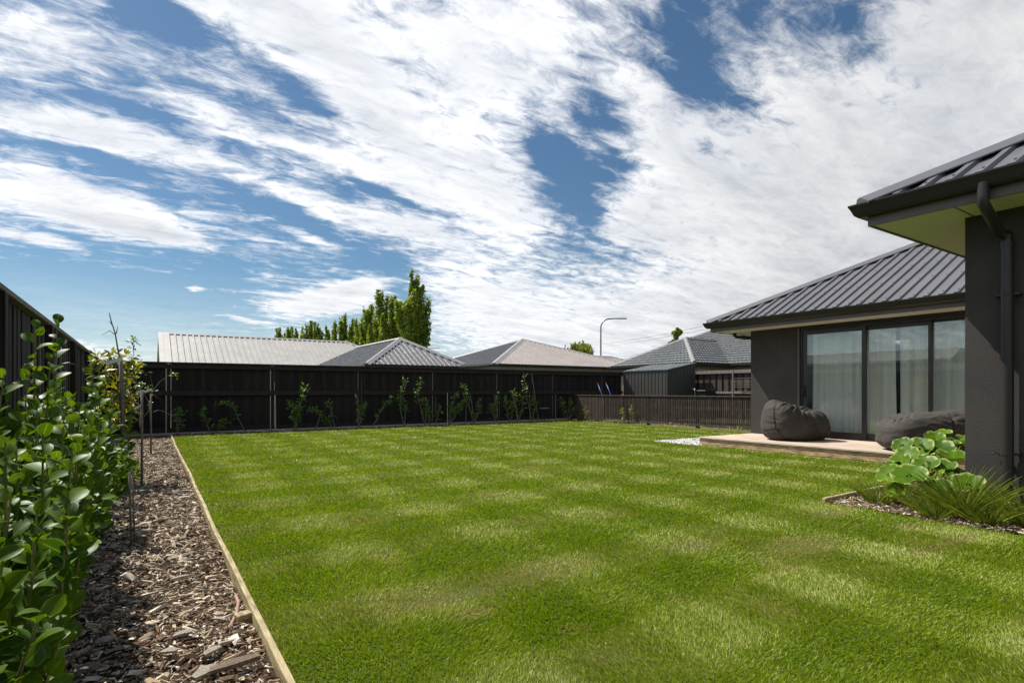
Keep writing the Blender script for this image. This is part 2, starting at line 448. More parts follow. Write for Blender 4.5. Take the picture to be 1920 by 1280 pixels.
def build_lawn():
    rng = RNG
    P = []
    # sample in camera wedge: t (depth) and side
    def ring(t0, t1, dens):
        u0, u1 = -1.05, 1.05
        area = (t1*t1-t0*t0)/2*(u1-u0)
        n = int(area*dens)
        t = np.sqrt(rng.random(n)*(t1*t1-t0*t0)+t0*t0); u = rng.random(n)*(u1-u0)+u0
        x = t*(SY+u*CY); y = t*(CY-u*SY)
        P.append(np.stack([x, y, t], 1))
    ts = [1.3, 2.2, 2.9, 3.6, 4.4, 5.4, 6.6, 8.2, 10.2, 13, 17, 23]
    for a, b in zip(ts[:-1], ts[1:]):
        tm = max((a+b)/2, 2.2)
        ring(a, b, min(24000, 150000/tm**2))
    P_ = np.concatenate(P)
    # a thin cover just outside the picture too
    n = 60000
    P2 = np.stack([rng.uniform(0.4, 9.4, n), rng.uniform(-1.5, 7, n), np.full(n, 7.0)], 1)
    d = P2[:,0]*SY+P2[:,1]*CY; sd = P2[:,0]*CY-P2[:,1]*SY
    P2 = P2[(d < 1.3) | (np.abs(sd) > 1.05*d)]
    P_ = np.concatenate([P_, P2])
    x, y, t = P_.T
    wob = 0.03*(vnoise(x, y, 6, 5)-0.5)+0.02*(vnoise(x, y, 20, 6)-0.5)
    ok = (x > EX(y)+0.012+np.abs(wob)*1.3) & (y < 15.72+0.045*x+wob*3)
    ok &= ~((x > HB_X-0.03+wob*3) & (y < HB_Y+0.02+wob) & ((y < 1.95+(x-HB_X)*0.5+wob*6) | (rng.random(len(x)) < 0.12)))
    ok &= x < 13.55+wob*4
    ok &= ~((x > 9.43) & (y < 7.46)) & ~((x > 11.2) & (y < 8.5))
    # gravel triangle beside the deck
    ok &= ~((x > 9.27+wob*2) & (y > 7.3) & (y < 8.5+wob*2) & (x < 11.6))
    x, y, t = x[ok], y[ok], t[ok]
    wr = worn(x, y)*(0.6+0.8*vnoise(x, y, 14, 8))
    keep = rng.random(len(x)) > wr*0.75
    x, y, t, wr = x[keep], y[keep], t[keep], wr[keep]
    n = len(x)
    sx, sy = lawn_stripes(x, y)
    lean = 0.62
    patch = vnoise(x, y, 2.2, 21)
    tx = lean*sx*0.9 + rng.normal(0, 0.42, n); ty = lean*sy*1.0 + 0.05 + rng.normal(0, 0.42, n)
    D = nrm(np.stack([tx, ty, np.full(n, 0.85)], 1))
    a = rng.uniform(0, 2*np.pi, n)
    up = np.stack([np.cos(a), np.sin(a), np.full(n, 0.35)], 1)
    X, Y, Z = basis(D, up)
    lt = np.clip(t, 2.0, 16)
    h = (0.016 + 0.009*rng.random(n))*(0.85+0.35*patch) * (1+0.05*lt)
    h *= (1-0.5*np.clip(wr, 0, 1))
    w = np.clip(0.0018*lt**0.85, 0.0026, 0.018)*(0.8+0.5*rng.random(n))
    tv = np.array([(-0.5,0,0),(0.5,0,0),(-0.42,0.55,0.04),(0.42,0.55,0.04),(-0.06,1,0.2),(0.06,1,0.2)], float)
    tf = np.array([(0,1,3,2),(2,3,5,4)])
    pos = np.stack([x, y, np.full(n, -0.002)], 1)
    V, Fq = scatter(tv, tf, pos, X, Y, Z, np.stack([w, h, h], 1))
    m, nt, out = new_mat('grass_blade')
    o = np_mesh('grass', V, Fq, m, smooth=True)
    k = len(tv)
    # tint: pale = patchy grass mix plus painted-in sheen of the mowing stripes; how dry
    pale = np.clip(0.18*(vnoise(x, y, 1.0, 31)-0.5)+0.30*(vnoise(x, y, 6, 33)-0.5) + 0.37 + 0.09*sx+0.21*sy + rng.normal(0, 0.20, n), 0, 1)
    dry = np.clip(wr*1.2 + (rng.random(n) < 0.035)*0.8 + 0.25*(vnoise(x, y, 3, 35) > 0.8), 0, 1)
    edge = np.exp(-(x-EX(y))/0.05)*0.6
    dry = np.clip(dry+edge*rng.random(n), 0, 1)
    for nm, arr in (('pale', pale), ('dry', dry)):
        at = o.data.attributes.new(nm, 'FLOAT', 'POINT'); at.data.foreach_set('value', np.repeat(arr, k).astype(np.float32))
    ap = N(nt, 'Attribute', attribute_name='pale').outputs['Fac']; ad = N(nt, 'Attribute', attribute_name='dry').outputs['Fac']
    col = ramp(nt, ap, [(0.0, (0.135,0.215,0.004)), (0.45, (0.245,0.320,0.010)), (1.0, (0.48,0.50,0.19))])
    col = mixc(nt, ad, col, (0.42,0.33,0.15))
    p = principled(nt, None, col, 0.5, 0.35)
    tr = N(nt, 'BsdfTranslucent'); L(nt, mixc(nt, 1.0, col, (1.25,1.3,0.5), 'MULTIPLY'), tr.inputs[0])
    mx = N(nt, 'MixShader'); mx.inputs[0].default_value = 0.35
    L(nt, p.outputs[0], mx.inputs[1]); L(nt, tr.outputs[0], mx.inputs[2]); L(nt, mx.outputs[0], out.inputs[0])
    tag(o, 'short mown green lawn grass with crossing light and dark mowing stripes', 'grass', kind='stuff')
    print('blades', n)
build_lawn()

# ------------------------------------------------------------------ bark mulch chips
def chips(name, gen, n, mat, label, cat, size=(0.012, 0.06), flat=0.11):
    rng = RNG
    x, y, z, sc = gen(n)
    n = len(x)
    tmpl = np.array([(-0.5,-0.5,0),(0.45,-0.42,0.04),(0.55,0.38,0),(-0.38,0.5,0.02),(-0.42,-0.36,1),(0.3,-0.3,0.8),(0.42,0.3,1.05),(-0.3,0.34,0.85)])
    tf = np.array([(4,5,6,7),(0,1,5,4),(1,2,6,5),(2,3,7,6),(3,0,4,7)])
    a = rng.uniform(0, 2*np.pi, n)
    D = nrm(np.stack([np.cos(a), np.sin(a), rng.normal(0, 0.22, n)], 1))
    up = nrm(np.stack([rng.normal(0, 0.28, n), rng.normal(0, 0.28, n), np.ones(n)], 1))
    X, Y, Z = basis(D, up)
    asp = 0.10+0.38*rng.random(n)**1.8; sl = rng.random(n) < 0.35; asp = np.where(sl, rng.uniform(0.05, 0.10, n), asp); sc = sc*(1.45-asp)
    S = np.stack([sc*asp, sc, np.clip(sc*flat*(0.5+rng.random(n)), 0.002, 0.02)], 1)
    V, Fq = scatter(tmpl, tf, np.stack([x, y, z], 1), X, Y, Z, S)
    # jitter each vertex a little so no two chips share an outline
    V += rng.normal(0, 0.07, V.shape)*np.repeat(sc*asp, 8)[:,None]
    o = np_mesh(name, V, Fq, mat, smooth=False)
    return tag(o, label, cat, kind='stuff')
m_chip, nt, out = new_mat('bark_chip')
g = N(nt, 'NewGeometry').outputs['Random Per Island']
v = coords(nt, (1,1,1), kind='World')
c = ramp(nt, g, [(0.0, (0.075,0.042,0.024)), (0.22, (0.20,0.125,0.074)), (0.52, (0.41,0.30,0.195)), (0.80, (0.64,0.54,0.40)), (1.0, (0.85,0.77,0.64))])
c = mixc(nt, 0.5, c, ramp(nt, noise(nt, 70, 5, 0.7, v), [(0.3, (0.4,0.4,0.4)), (0.7, (1.25,1.25,1.25))]), 'MULTIPLY')
principled(nt, out, c, 0.85, 0.2, 0, bump(nt, noise(nt, 160, 4, 0.7, coords(nt, (1,3,1), kind='World')), 0.5, 0.004))
def gen_left(n):
    rng = RNG
    # more chips close to the camera, none coarser than a pixel far away
    y = 0.9*(16.2/0.9)**rng.random(n); x = -0.9+(EX(y)-0.02+0.9)*rng.random(n)
    s = 0.009+0.032*rng.random(n)**2.4 + 0.0026*y
    big = rng.random(n) < 0.030
    s = np.where(big, rng.uniform(0.05, 0.11, n), s)
    z = np.array([mulch_z(a, b) for a, b in zip(x, y)]) + rng.uniform(0, 0.016, n)
    return x, y, z, s
chips('bark_mulch', gen_left, 40000, m_chip, 'coarse brown and grey bark chips covering the strip beside the left fence', 'bark mulch')
def gen_house(n):
    rng = RNG
    x = rng.uniform(HB_X-0.02, 6.3, n); y = rng.uniform(0.6, HB_Y-0.02, n)
    k = rng.random(n) < 0.25
    y = np.where(k, rng.uniform(2.05, HB_Y-0.02, n), y); x = np.where(k, rng.uniform(6.3, 7.6, n), x)
    return x, y, rng.uniform(0.0, 0.03, n), 0.014+0.03*rng.random(n)**2
chips('bark_chips', gen_house, 5500, m_chip, 'reddish bark chips in the small bed under the grass tufts', 'bark mulch')
def gen_far(n):
    rng = RNG
    x = rng.uniform(EDGE_X, 13.6, n); y = rng.uniform(15.8, 17.05, n)+0.045*x*0.5
    return x, y, rng.uniform(-0.04, 0.02, n), 0.03+0.04*rng.random(n)**2
chips('bark_litter', gen_far, 5000, m_chip, 'dark bark litter in the shaded bed along the far fence', 'bark mulch')

# white pebbles next to the deck
m_peb, nt, out = new_mat('white_pebble')
g = N(nt, 'NewGeometry').outputs['Random Per Island']
principled(nt, out, ramp(nt, g, [(0.0, (0.06,0.06,0.06)), (0.10, (0.40,0.38,0.36)), (0.25, (0.72,0.71,0.68)), (1.0, (0.82,0.81,0.79))]), 0.7, 0.3)
sheet('gravel_bed', [(9.25,7.40),(11.5,7.40),(11.5,8.5),(9.25,8.5)], 0.004, m_mulch)
def gen_peb(n):
    rng = RNG
    x = rng.uniform(9.2, 11.5, n); y = rng.uniform(7.36, 8.56, n)
    wob = 0.08*(vnoise(x, y, 7, 44)-0.5)
    ok = (x > 9.27+wob) & (y < 8.5+wob)
    x, y = x[ok], y[ok]
    return x, y, rng.uniform(0.0, 0.02, len(x)), 0.025+0.025*rng.random(len(x))
chips('gravel', gen_peb, 5200, m_peb, 'white pebbles filling a strip at the left end of the deck', 'gravel', flat=0.5)
# ------------------------------------------------------------------ fences
rnd = random.Random(5)
FT = 1.87
def palings(a, b, z0, z1, w=0.14, gap=-0.012, th=0.012, side=0.0, r=rnd, jit=0.001):
    """vertical boards from a to b in plan"""
    mb = MB(); a = Vector((a[0], a[1], 0)); b = Vector((b[0], b[1], 0)); d = b-a; Ln = d.length; d.normalize()
    nrm_ = Vector((-d.y, d.x, 0)); n = int(Ln/(w+gap)); st = Ln/n
    for i in range(n):
        c = a+d*(st*(i+0.5))+nrm_*(side+r.uniform(-jit, jit)+((-0.009,0.003,-0.004,0.009,-0.002,0.006,-0.008,0.001)[(i*5+i//8) % 8])*(gap < 0)); c.z = (z0+z1)/2
        mb.obox(c, d, nrm_, (0,0,1), (st-gap)/2, th/2, (z1-z0)/2+r.uniform(-0.006, 0.0), 0.002)
    return mb
# left fence, along y at x=-0.87
XL = -0.87
t = thing('timber_fence', (XL, 8, 0), 'tall weathered dark paling fence running along the left side behind the hedge', 'fence')
part('palings', palings((XL-0.02, -2.0), (XL-0.02, 17.15), -0.05, FT-0.06), M_fence_near, t)
mb = MB(); mb.box(XL-0.06, XL+0.045, -2, 17.15, FT-0.055, FT-0.010, 0.004); part('cap_rail', mb, M_greyrail, t)
for z in (0.95, 0.2):
    mb = MB(); mb.box(XL-0.075, XL-0.035, -2, 17.1, z, z+0.09); part('rail', mb, M_rail, t)
for k in range(8):
    y = 7.9-7.56+2.52*k - 2.52
    mb = MB(); mb.box(XL-0.008, XL+0.055, y-0.05, y+0.05, -0.05, FT-0.057, 0.004); part('post', mb, M_fence_near, t)
for yy in (5.05,):
    mb = MB(); mb.box(XL-0.05, XL+0.02, yy, yy+0.10, FT-0.008, FT+0.05, 0.004); part('post_cap', mb, M_greyrail, t)

# far fence, along x at y=17.12
YF = 17.12
t = thing('timber_fence', (8, YF, 0), 'long dark stained paling fence across the far end of the lawn', 'fence')
ZR = lambda x: FT + 0.0022*x
for k in range(8):
    xa, xb = 0.57+2.52*(k-1)+0.06, 0.57+2.52*k-0.06
    xa = max(xa, -0.9); xb = min(xb, 16.7)
    part('palings', palings((xa, YF+0.03), (min(xb, 16.7), YF+0.03), 0.06, FT-0.03), M_fence, t)
    mb = MB(); mb.box(xa-0.06, xb+0.06, YF-0.045, YF+0.0, 0.98, 1.11, 0.004); part('mid_rail', mb, M_rail, t)
    mb = MB(); mb.beam((xa-0.06, YF-0.03, ZR(xa)-0.12), (xb+0.06, YF-0.03, ZR(xb)-0.12), 0.045, 0.12, bev=0.004); part('top_rail', mb, M_rail, t)
    mb = MB(); mb.beam((xa-0.06, YF-0.02, ZR(xa)-0.035), (xb+0.06, YF-0.02, ZR(xb)-0.035), 0.13, 0.04, bev=0.006); part('cap_rail', mb, M_rail, t)
    mb = MB(); mb.box(xa-0.06, xb+0.06, YF-0.03, YF+0.01, 0.0, 0.14, 0.004); part('plinth_board', mb, M_rail, t)
for k in range(7):
    x = 0.57+2.52*k
    mb = MB(); mb.box(x-0.045, x+0.045, YF-0.01, YF+0.08, -0.02, FT-0.06, 0.004); part('post', mb, M_fence, t)
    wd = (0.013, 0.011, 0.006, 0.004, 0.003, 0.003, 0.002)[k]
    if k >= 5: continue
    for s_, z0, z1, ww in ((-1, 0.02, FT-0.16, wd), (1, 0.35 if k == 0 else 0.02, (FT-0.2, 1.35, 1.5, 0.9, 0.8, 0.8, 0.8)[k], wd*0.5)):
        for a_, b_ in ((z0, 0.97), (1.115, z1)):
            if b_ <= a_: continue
            mb = MB(); mb.box(x+s_*0.055-ww, x+s_*0.055+ww, YF-0.035, YF-0.012, a_, b_); part('light_leak_strip', mb, M_pale if k < 2 else M_stake, t)  # pale strips beside the posts stand in for daylight leaking through
# low slatted fence along y at x=13.75
XS = 13.75
t = thing('slat_fence', (XS, 11, 0), 'low dark fence of narrow vertical slats on the right side of the lawn', 'fence')
mb = MB(); r5 = random.Random(9)
y = 6.0
while y < 14.86:
    mb.box(XS-0.016, XS+0.012, y, y+0.036, 0.10, 0.925, 0.0); y += 0.066
part('slats', mb, M_slat, t)
mb = palings((XS-0.01, 14.93), (XS-0.01, 16.42), 0.0, 0.925, 0.065, 0.006, 0.02); part('board_panel', mb, M_slat, t)
mb = MB(); mb.box(XS-0.04, XS+0.05, 6.0, 16.6, 0.93, 0.965, 0.004); part('cap_rail', mb, M_slat, t)
mb = MB(); mb.box(XS-0.035, XS-0.012, 6.0, 14.9, 0.055, 0.125, 0.003); part('bottom_rail', mb, M_slat, t)
mb = MB(); mb.box(XS+0.014, XS+0.05, 6.0, 14.9, 0.56, 0.64); part('mid_rail', mb, M_pale, t)
for y in (7.2, 9.05, 10.95, 12.9, 14.89, 16.44):
    mb = MB(); mb.box(XS+0.014, XS+0.10, y-0.045, y+0.045, -0.05, 0.93, 0.003); part('post', mb, M_slat, t)
# boundary fence behind the yard, x=18.6
XB = 18.6
t = thing('timber_fence', (XB, 10, 0), 'sunlit dark board fence behind the clothes rack at right', 'fence')
part('palings', palings((XB+0.03, 4), (XB+0.03, 17.1), 0.05, FT-0.03, 0.20, 0.09, 0.02), M_slat, t)
part('backing_boards', palings((XB+0.06, 4), (XB+0.06, 17.1), 0.05, FT-0.03, 0.20, 0.02, 0.02), M_fence, t)
mb = MB(); mb.box(XB-0.05, XB+0.01, 4, 17.05, FT-0.10, FT+0.02, 0.005); part('top_rail', mb, M_greyrail, t)
mb = MB(); mb.box(XB-0.05, XB+0.01, 4, 17.05, 1.0, 1.08, 0.005); part('mid_rail', mb, M_greyrail, t)
mb = MB(); mb.box(XB-0.05, XB+0.01, 4, 17.05, 0.1, 0.2, 0.005); part('low_rail', mb, M_rail, t)

# edging boards
mb = MB(); n = 26
ys = [0.3+(15.75-0.3)*(i/n)**1.3 for i in range(n+1)]
pts = [(EX(y)+0.006*sin(y*0.9)+0.003*sin(y*3.1+1), y) for y in ys]
vs = []; fs = []
for i, (x, y) in enumerate(pts):
    zt = 0.022+0.006*sin(y*2.3)
    vs += [(x-0.013, y, -0.12), (x-0.013, y, zt-0.003), (x-0.011, y, zt), (x+0.013, y, zt), (x+0.015, y, zt-0.003), (x+0.015, y, -0.12)]
for i in range(n):
    for k in range(5): fs.append((i*6+k, i*6+k+1, (i+1)*6+k+1, (i+1)*6+k))
mb.add(vs, fs)
single('edging_board', mb, M_edging, (EDGE_X, 3, 0), 'long pale timber edging board between the bark strip and the lawn', 'edging')
mb = MB()
xs = [-0.8, 0.6, 3.0, 5.5, 8.2, 10.8, 13.6]
for i, (a, b) in enumerate(zip(xs[:-1], xs[1:])):
    z0 = 0.0+0.006*i
    mb.beam((a, YF-0.34, z0), (b-0.01, YF-0.33+0.03*(i % 2), z0+0.004), 0.035, 0.06, bev=0.004)
single('edging_board', mb, M_pale, (6, YF-0.33, 0), 'pale timber edging strip lying along the foot of the far fence', 'edging')
mb = MB(); mb.beam((5.60, HB_Y+0.01, 0.012), (6.75, HB_Y-0.02, 0.03), 0.035, 0.08, bev=0.006)
single('edging_board', mb, M_edging, (5.6, HB_Y, 0), 'short timber edging board at the corner of the planted bed near the right wall', 'edging')
p = at_z(456, 1160, -0.02)
mb = MB(); mb.obox((p.x, p.y, -0.015), (0.95,0.2,0.05), (-0.2,0.95,0), (0,0,1), 0.034, 0.030, 0.026, 0.003)
single('wood_offcut', mb, M_edging, (p.x, p.y, -0.03), 'small square timber offcut lying against the edging board', 'offcut')
pts = [(442,1116),(447,1128),(444,1148),(434,1170),(420,1186),(408,1197)]
P3 = [at_z(a, b, -0.02+0.012*sin(i)) for i, (a, b) in enumerate(pts)]
mb = MB(); mb.tube(P3, 0.009, 8)
single('stick', mb, M_redstem, P3[0], 'curved pinkish brown stick lying on the bark near the offcut', 'stick', smooth=True)
p = at_z(268, 922, -0.02)
mb = MB(); mb.obox((p.x, p.y, 0.0), (1,0.1,0.1), (0,1,0.2), (0,0,1), 0.07, 0.012, 0.003, 0.001)
single('plant_tag', mb, M_gtag, p, 'green plastic plant tag lying on the bark beside a stake', 'plant tag')
# some long sticks and bigger slabs of bark
def slab(px, py, ln, w, ang, th=0.01, lab=None, mat=None):
    p = at_z(px, py, -0.015); d = Vector((cos(ang), sin(ang), 0.06)); s_ = Vector((-sin(ang), cos(ang), 0.1))
    mb = MB(); n = 6; vs = []
    rr = random.Random(px*7+py)
    for k in range(2):
        for i in range(n+1):
            f = i/n; ww = w*(sin(pi*(0.12+0.76*f))**0.7)*(1+rr.uniform(-.15, .15))
            for sg in (-1, 1):
                q = Vector(p)+d*((f-0.5)*ln)+s_*(sg*ww/2)+Vector((0,0,k*th+0.006*sin(f*3)))
                vs.append(q)
    fs = []; m_ = 2*(n+1)
    for i in range(n):
        fs.append((i*2, i*2+1, i*2+3, i*2+2)); fs.append((m_+i*2, m_+i*2+2, m_+i*2+3, m_+i*2+1))
        fs.append((i*2, i*2+2, m_+i*2+2, m_+i*2)); fs.append((i*2+1, m_+i*2+1, m_+i*2+3, i*2+3))
    fs.append((0, m_, m_+1, 1)); fs.append((2*n, 2*n+1, m_+2*n+1, m_+2*n)); mb.add(vs, fs)
    return single('bark_slab', mb, mat or M_slab, p, lab, 'bark piece', 'large bark pieces on the mulch')
M_slab = vary_mat('bark_slab', (0.27,0.215,0.165), (0.56,0.50,0.42), 30, (3,8,3), 0.85, 0.8, 0.008, 0.2, detail=8)
M_slabd = vary_mat('dark_bark_slab', (0.13,0.09,0.065), (0.33,0.25,0.19), 30, (3,8,3), 0.85, 0.8, 0.008, 0.2, detail=8)
for a in ((263,998,0.12,0.045,0.2,'pale bark slab lying high in the sunny part of the mulch'), (214,1026,0.05,0.05,1.0,'squarish pale bark slab near the hedge shade'),
          (338,1084,0.095,0.025,0.05,'slender pale bark slab in the middle of the mulch strip'), (366,1095,0.05,0.02,-0.5,'small pale bark slab close to the middle of the edging'),
          (265,1066,0.055,0.025,-0.2,'small cream bark slab left of the mulch middle'), (343,1190,0.075,0.035,-0.05,'flat cream bark slab left of the pinkish stick'),
          (317,1223,0.065,0.035,-0.5,'cream bark slab near the bottom of the mulch strip'), (398,1222,0.075,0.035,0.5,'cream bark slab right of the bottom one, near the edging'),
          (195,1202,0.065,0.04,0.1,'grey bark slab in the dappled shade by the hedge'), (410,1163,0.08,0.02,-0.9,'slender bark slab crossing under the pinkish stick')):
    slab(a[0], a[1], a[2], a[3], a[4], 0.01, a[5])
slab(430, 1252, 0.22, 0.045, 0.05, 0.018, 'thick brown bark slab at the bottom by the edging board', M_slabd)
slab(160, 1258, 0.10, 0.05, 0.3, 0.015, 'dark brown bark slab at the bottom in the hedge shade', M_slabd)
slab(385, 1262, 0.10, 0.05, 0.5, 0.012, 'pale bark slab lying against the thick brown one')
for i, (a, b, r_, lab) in enumerate((((215,1132),(345,1098),0.004,'long straight brown stick lying across the mulch strip'),
                      ((140,1100),(185,1082),0.006,'short dark stick in the hedge shade'),
                      ((285,978),(336,970),0.006,'brown stick in the sunny mulch near the far stakes'),
                      ((330,925),(372,922),0.006,'thin dark stick close to the far end of the edging'))):
    p, q = at_z(*a, 0.0), at_z(*b, -0.01)
    mb = MB(); mb.tube([p, (p+q)/2+Vector((0.005,0.01,0.004)), q], [r_, r_*0.9, r_*0.6], 6)
    single('stick', mb, M_twig, p, lab, 'stick', smooth=True)

# ------------------------------------------------------------------ the near house (two wings)
def hip_cap(mb, a, b, w=0.15, h=0.03):
    """folded metal cap along a hip or ridge from a to b"""
    a, b = Vector(a), Vector(b); d = (b-a).normalized(); s_ = d.cross(Vector((0,0,1))).normalized(); u = s_.cross(d)
    dr = 0.42 if abs(d.z) > 0.05 else 0.5
    prof = [(-w, -w*dr*0.8), (-w, -w*dr*0.8+0.012), (-0.03, h), (0.03, h), (w, -w*dr*0.8+0.012), (w, -w*dr*0.8)]
    vs = [p+s_*x+u*y for p in (a, b) for x, y in prof]; n = len(prof)
    fs = [(i, i+1, n+i+1, n+i) for i in range(n-1)]+[tuple(range(n)), tuple(range(2*n-1, n-1, -1))]
    mb.add(vs, fs)
def clip_line(poly2, x):
    ys = []
    n = len(poly2)
    for i in range(n):
        (x0, y0), (x1, y1) = poly2[i], poly2[(i+1) % n]
        if (x0-x)*(x1-x) < 0: ys.append(y0+(y1-y0)*(x-x0)/(x1-x0))
    return (min(ys), max(ys)) if len(ys) >= 2 else None
def roof_face(mb, poly, pitch=0.2, rw=0.035, rh=0.03, thick=0.02, up=None, off=0.0, trim=0.0, screws=False):
    """poly: 3D planar polygon (list); makes sheet + upslope ribs"""
    P = [Vector(p) for p in poly]
    n = (P[1]-P[0]).cross(P[2]-P[0]).normalized()
    if n.z < 0: n = -n
    h = Vector((0,0,1)).cross(n).normalized(); u = n.cross(h).normalized()
    if u.z < 0: u = -u; h = -h
    mb.prism(P, -n*thick)
    o = P[0]; p2 = [((p-o).dot(h), (p-o).dot(u)) for p in P]
    x0 = min(a for a, b in p2); x1 = max(a for a, b in p2)
    x = x0+pitch*(0.5+off)
    while x < x1:
        c = clip_line(p2, x)
        if c and c[1]-c[0] > trim+0.05:
            a = o+h*x+u*(c[0]+0.0); b = o+h*x+u*(c[1]-trim)
            prof = [(-rw, 0.001), (-rw*0.72, rh), (rw*0.72, rh), (rw, 0.001)]
            vs = [p+h*s_+n*z for p in (a, b) for s_, z in prof]
            mb.add(vs, [(0,1,5,4),(1,2,6,5),(2,3,7,6),(0,3,2,1),(4,5,6,7)])
            if screws:
                q = 0.12
                while q < c[1]-c[0]-trim:
                    mb.obox(o+h*x+u*(c[0]+q)+n*(rh+0.004), h, u, n, 0.008, 0.008, 0.005); q += 0.85
        x += pitch
def sweep(mb, path, prof):
    """path: plan polyline (x,y), outward is to the LEFT of travel; prof: closed list of (outward, z)"""
    n = len(path); k = len(prof); vs = []
    for i, p in enumerate(path):
        d0 = Vector(path[i])-Vector(path[i-1]) if i > 0 else Vector(path[1])-Vector(path[0])
        d1 = Vector(path[i+1])-Vector(path[i]) if i < n-1 else d0
        d0.normalize(); d1.normalize()
        n0 = Vector((-d0.y, d0.x)); n1 = Vector((-d1.y, d1.x))
        m_ = (n0+n1); m_ = m_/max(m_.dot(n0), 1e-6)
        for o_, z in prof: vs.append((p[0]+m_.x*o_, p[1]+m_.y*o_, z))
    fs = []
    for i in range(n-1):
        for j in range(k):
            j2 = (j+1) % k; fs.append((i*k+j, i*k+j2, (i+1)*k+j2, (i+1)*k+j))
    fs.append(tuple(range(k))); fs.append(tuple(reversed(range((n-1)*k, n*k))))
    mb.add(vs, fs)

H = thing('house', (11.2, 5, 0), 'dark rendered house with charcoal metal hip roofs, deck doors and wide eaves at right', 'house')
def wing(wx, wy, fx, fy, zs, y_end, x_end, m_=0.52, seg_hi=None, cap_y=None):
    """wall corner (wx,wy); fascia corner (fx,fy); soffit z"""
    ft = zs+0.17
    # soffit: L-shaped
    mb = MB()
    mb.add([(fx+0.015, y_end, zs+0.012), (wx+0.02, y_end, zs+0.012), (wx+0.02, wy-0.02, zs+0.012), (x_end, wy-0.02, zs+0.012), (x_end, fy-0.015, zs+0.012), (fx+0.015, fy-0.015, zs+0.012)],
           [(0,1,2,5), (2,3,4,5)])
    mb2 = MB()
    sweep(mb2, [(fx+0.02, y_end), (fx+0.02, fy-0.02), (x_end, fy-0.02)], [(0, zs), (0.02, zs), (0.02, zs+0.115), (0.026, zs+0.12), (0.026, zs+0.135), (0.02, zs+0.14), (0.02, zs+0.19), (0, zs+0.19)])
    part('soffit', mb, M_soffit, H, fix=False); part('fascia', mb2, M_fascia, H)
    g0 = zs+0.085; g1 = zs+0.205
    mb3 = MB()
    sweep(mb3, [(fx+0.0, y_end), (fx+0.0, fy), (x_end, fy)],
          [(0.004, g1-0.005), (0.004, g0), (0.06, g0), (0.085, g0+0.02), (0.10, g0+0.055), (0.105, g0+0.07), (0.125, g1-0.012), (0.125, g1), (0.112, g1), (0.112, g1-0.006), (0.09, g0+0.06), (0.055, g0+0.012), (0.012, g0+0.012), (0.012, g1-0.005)])
    part('gutter', mb3, M_gutter, H)
    # roof: from just inside the gutter
    rz = g1-0.005; e = 0.05
    cx, cy = fx-e, fy+e
    s = 5.2
    A = Vector((cx, cy, rz)); T = Vector((cx+s, cy-s, rz+m_*s))
    W = [A, T, Vector((cx+s, y_end, rz+m_*s)), Vector((cx, y_end, rz))]
    mb4 = MB(); roof_face(mb4, W, 0.205, 0.036, 0.032, 0.02, trim=0.10, screws=True)
    part('roof', mb4, M_roof, H)
    mb5 = MB(); roof_face(mb5, [A, Vector((x_end, cy, rz)), Vector((x_end, cy-s, rz+m_*s)), T], 0.205, 0.036, 0.032, 0.02, trim=0.10, screws=True)
    part('roof', mb5, M_roof, H)
    mb6 = MB(); hip_cap(mb6, A+Vector((0.0,0.0,0.04)), T+Vector((0,0,0.04)), 0.17, 0.035)
    part('hip_cap', mb6, M_roof, H)
    # scalloped edge pieces of the cap over each rib pan
    return A, T
wing(11.23, 7.49, 10.62, 8.08, 2.41, 0.6, 19.0)
wing(6.30, 2.03, 5.80, 2.63, 2.672, -3.0, 10.7)

# walls, far wing: door opening y from D0 to D1
WX, WY = 11.23, 7.49
D1 = at_x(1499, 700, WX).y; D0 = 2.35
ZD = 2.36; ZF = 0.17
mb = MB()
mb.box(WX, WX+0.22, D1, WY, -0.05, 2.42)
part('wall', mb, M_plaster, H)
mb = MB(); mb.box(WX+0.22, 18.8, WY-0.2, WY, -0.05, 2.42); part('wall', mb, M_plaster, H)
mb = MB(); mb.box(WX+0.001, WX+0.20, 0.5, D1-0.001, ZD, 2.419); part('lintel', mb, M_gutter, H)
mb = MB(); mb.box(WX+0.001, WX+0.22, 0.5, D0, -0.05, ZD-0.001); part('wall', mb, M_plaster, H)
# near wing wall
mb = MB(); mb.box(6.30, 6.52, -3, 2.03, -0.05, 2.684); part('wall', mb, M_plaster, H)
mb = MB(); mb.box(6.52, 10.8, 1.81, 2.028, -0.05, 2.684); part('wall', mb, M_plaster, H)
# sliding door set
def sash(y0, y1, x, z0, z1, st=0.055, top=0.07, bot=0.10, name='door_panel'):
    """one glazed leaf; y0<y1"""
    mb = MB()
    mb.box(x, x+0.04, y1-st, y1, z0, z1, 0.003); mb.box(x, x+0.04, y0, y0+st, z0, z1, 0.003)
    mb.box(x+0.001, x+0.039, y0+st, y1-st, z0, z0+bot); mb.box(x+0.001, x+0.039, y0+st, y1-st, z1-top, z1)
    f = part(name, mb, M_alu2, DR)
    g = MB(); g.box(x+0.016, x+0.022, y0+st+0.001, y1-st-0.001, z0+bot+0.001, z1-top-0.001)
    part('pane', g, M_glass, f)
    return f
m, nt, out = new_mat('window_glass'); M_glass = m
gl = N(nt, 'BsdfGlossy'); gl.inputs['Roughness'].default_value = 0.008; gl.inputs['Color'].default_value = (0.93,0.97,1.0,1)
tr = N(nt, 'BsdfTransparent'); tr.inputs['Color'].default_value = (0.975,0.99,0.98,1)
lw = N(nt, 'LayerWeight'); lw.inputs['Blend'].default_value = 0.35
fc = math_(nt, 'MULTIPLY_ADD', lw.outputs['Fresnel'], 0.34, 0.10, clamp=True)
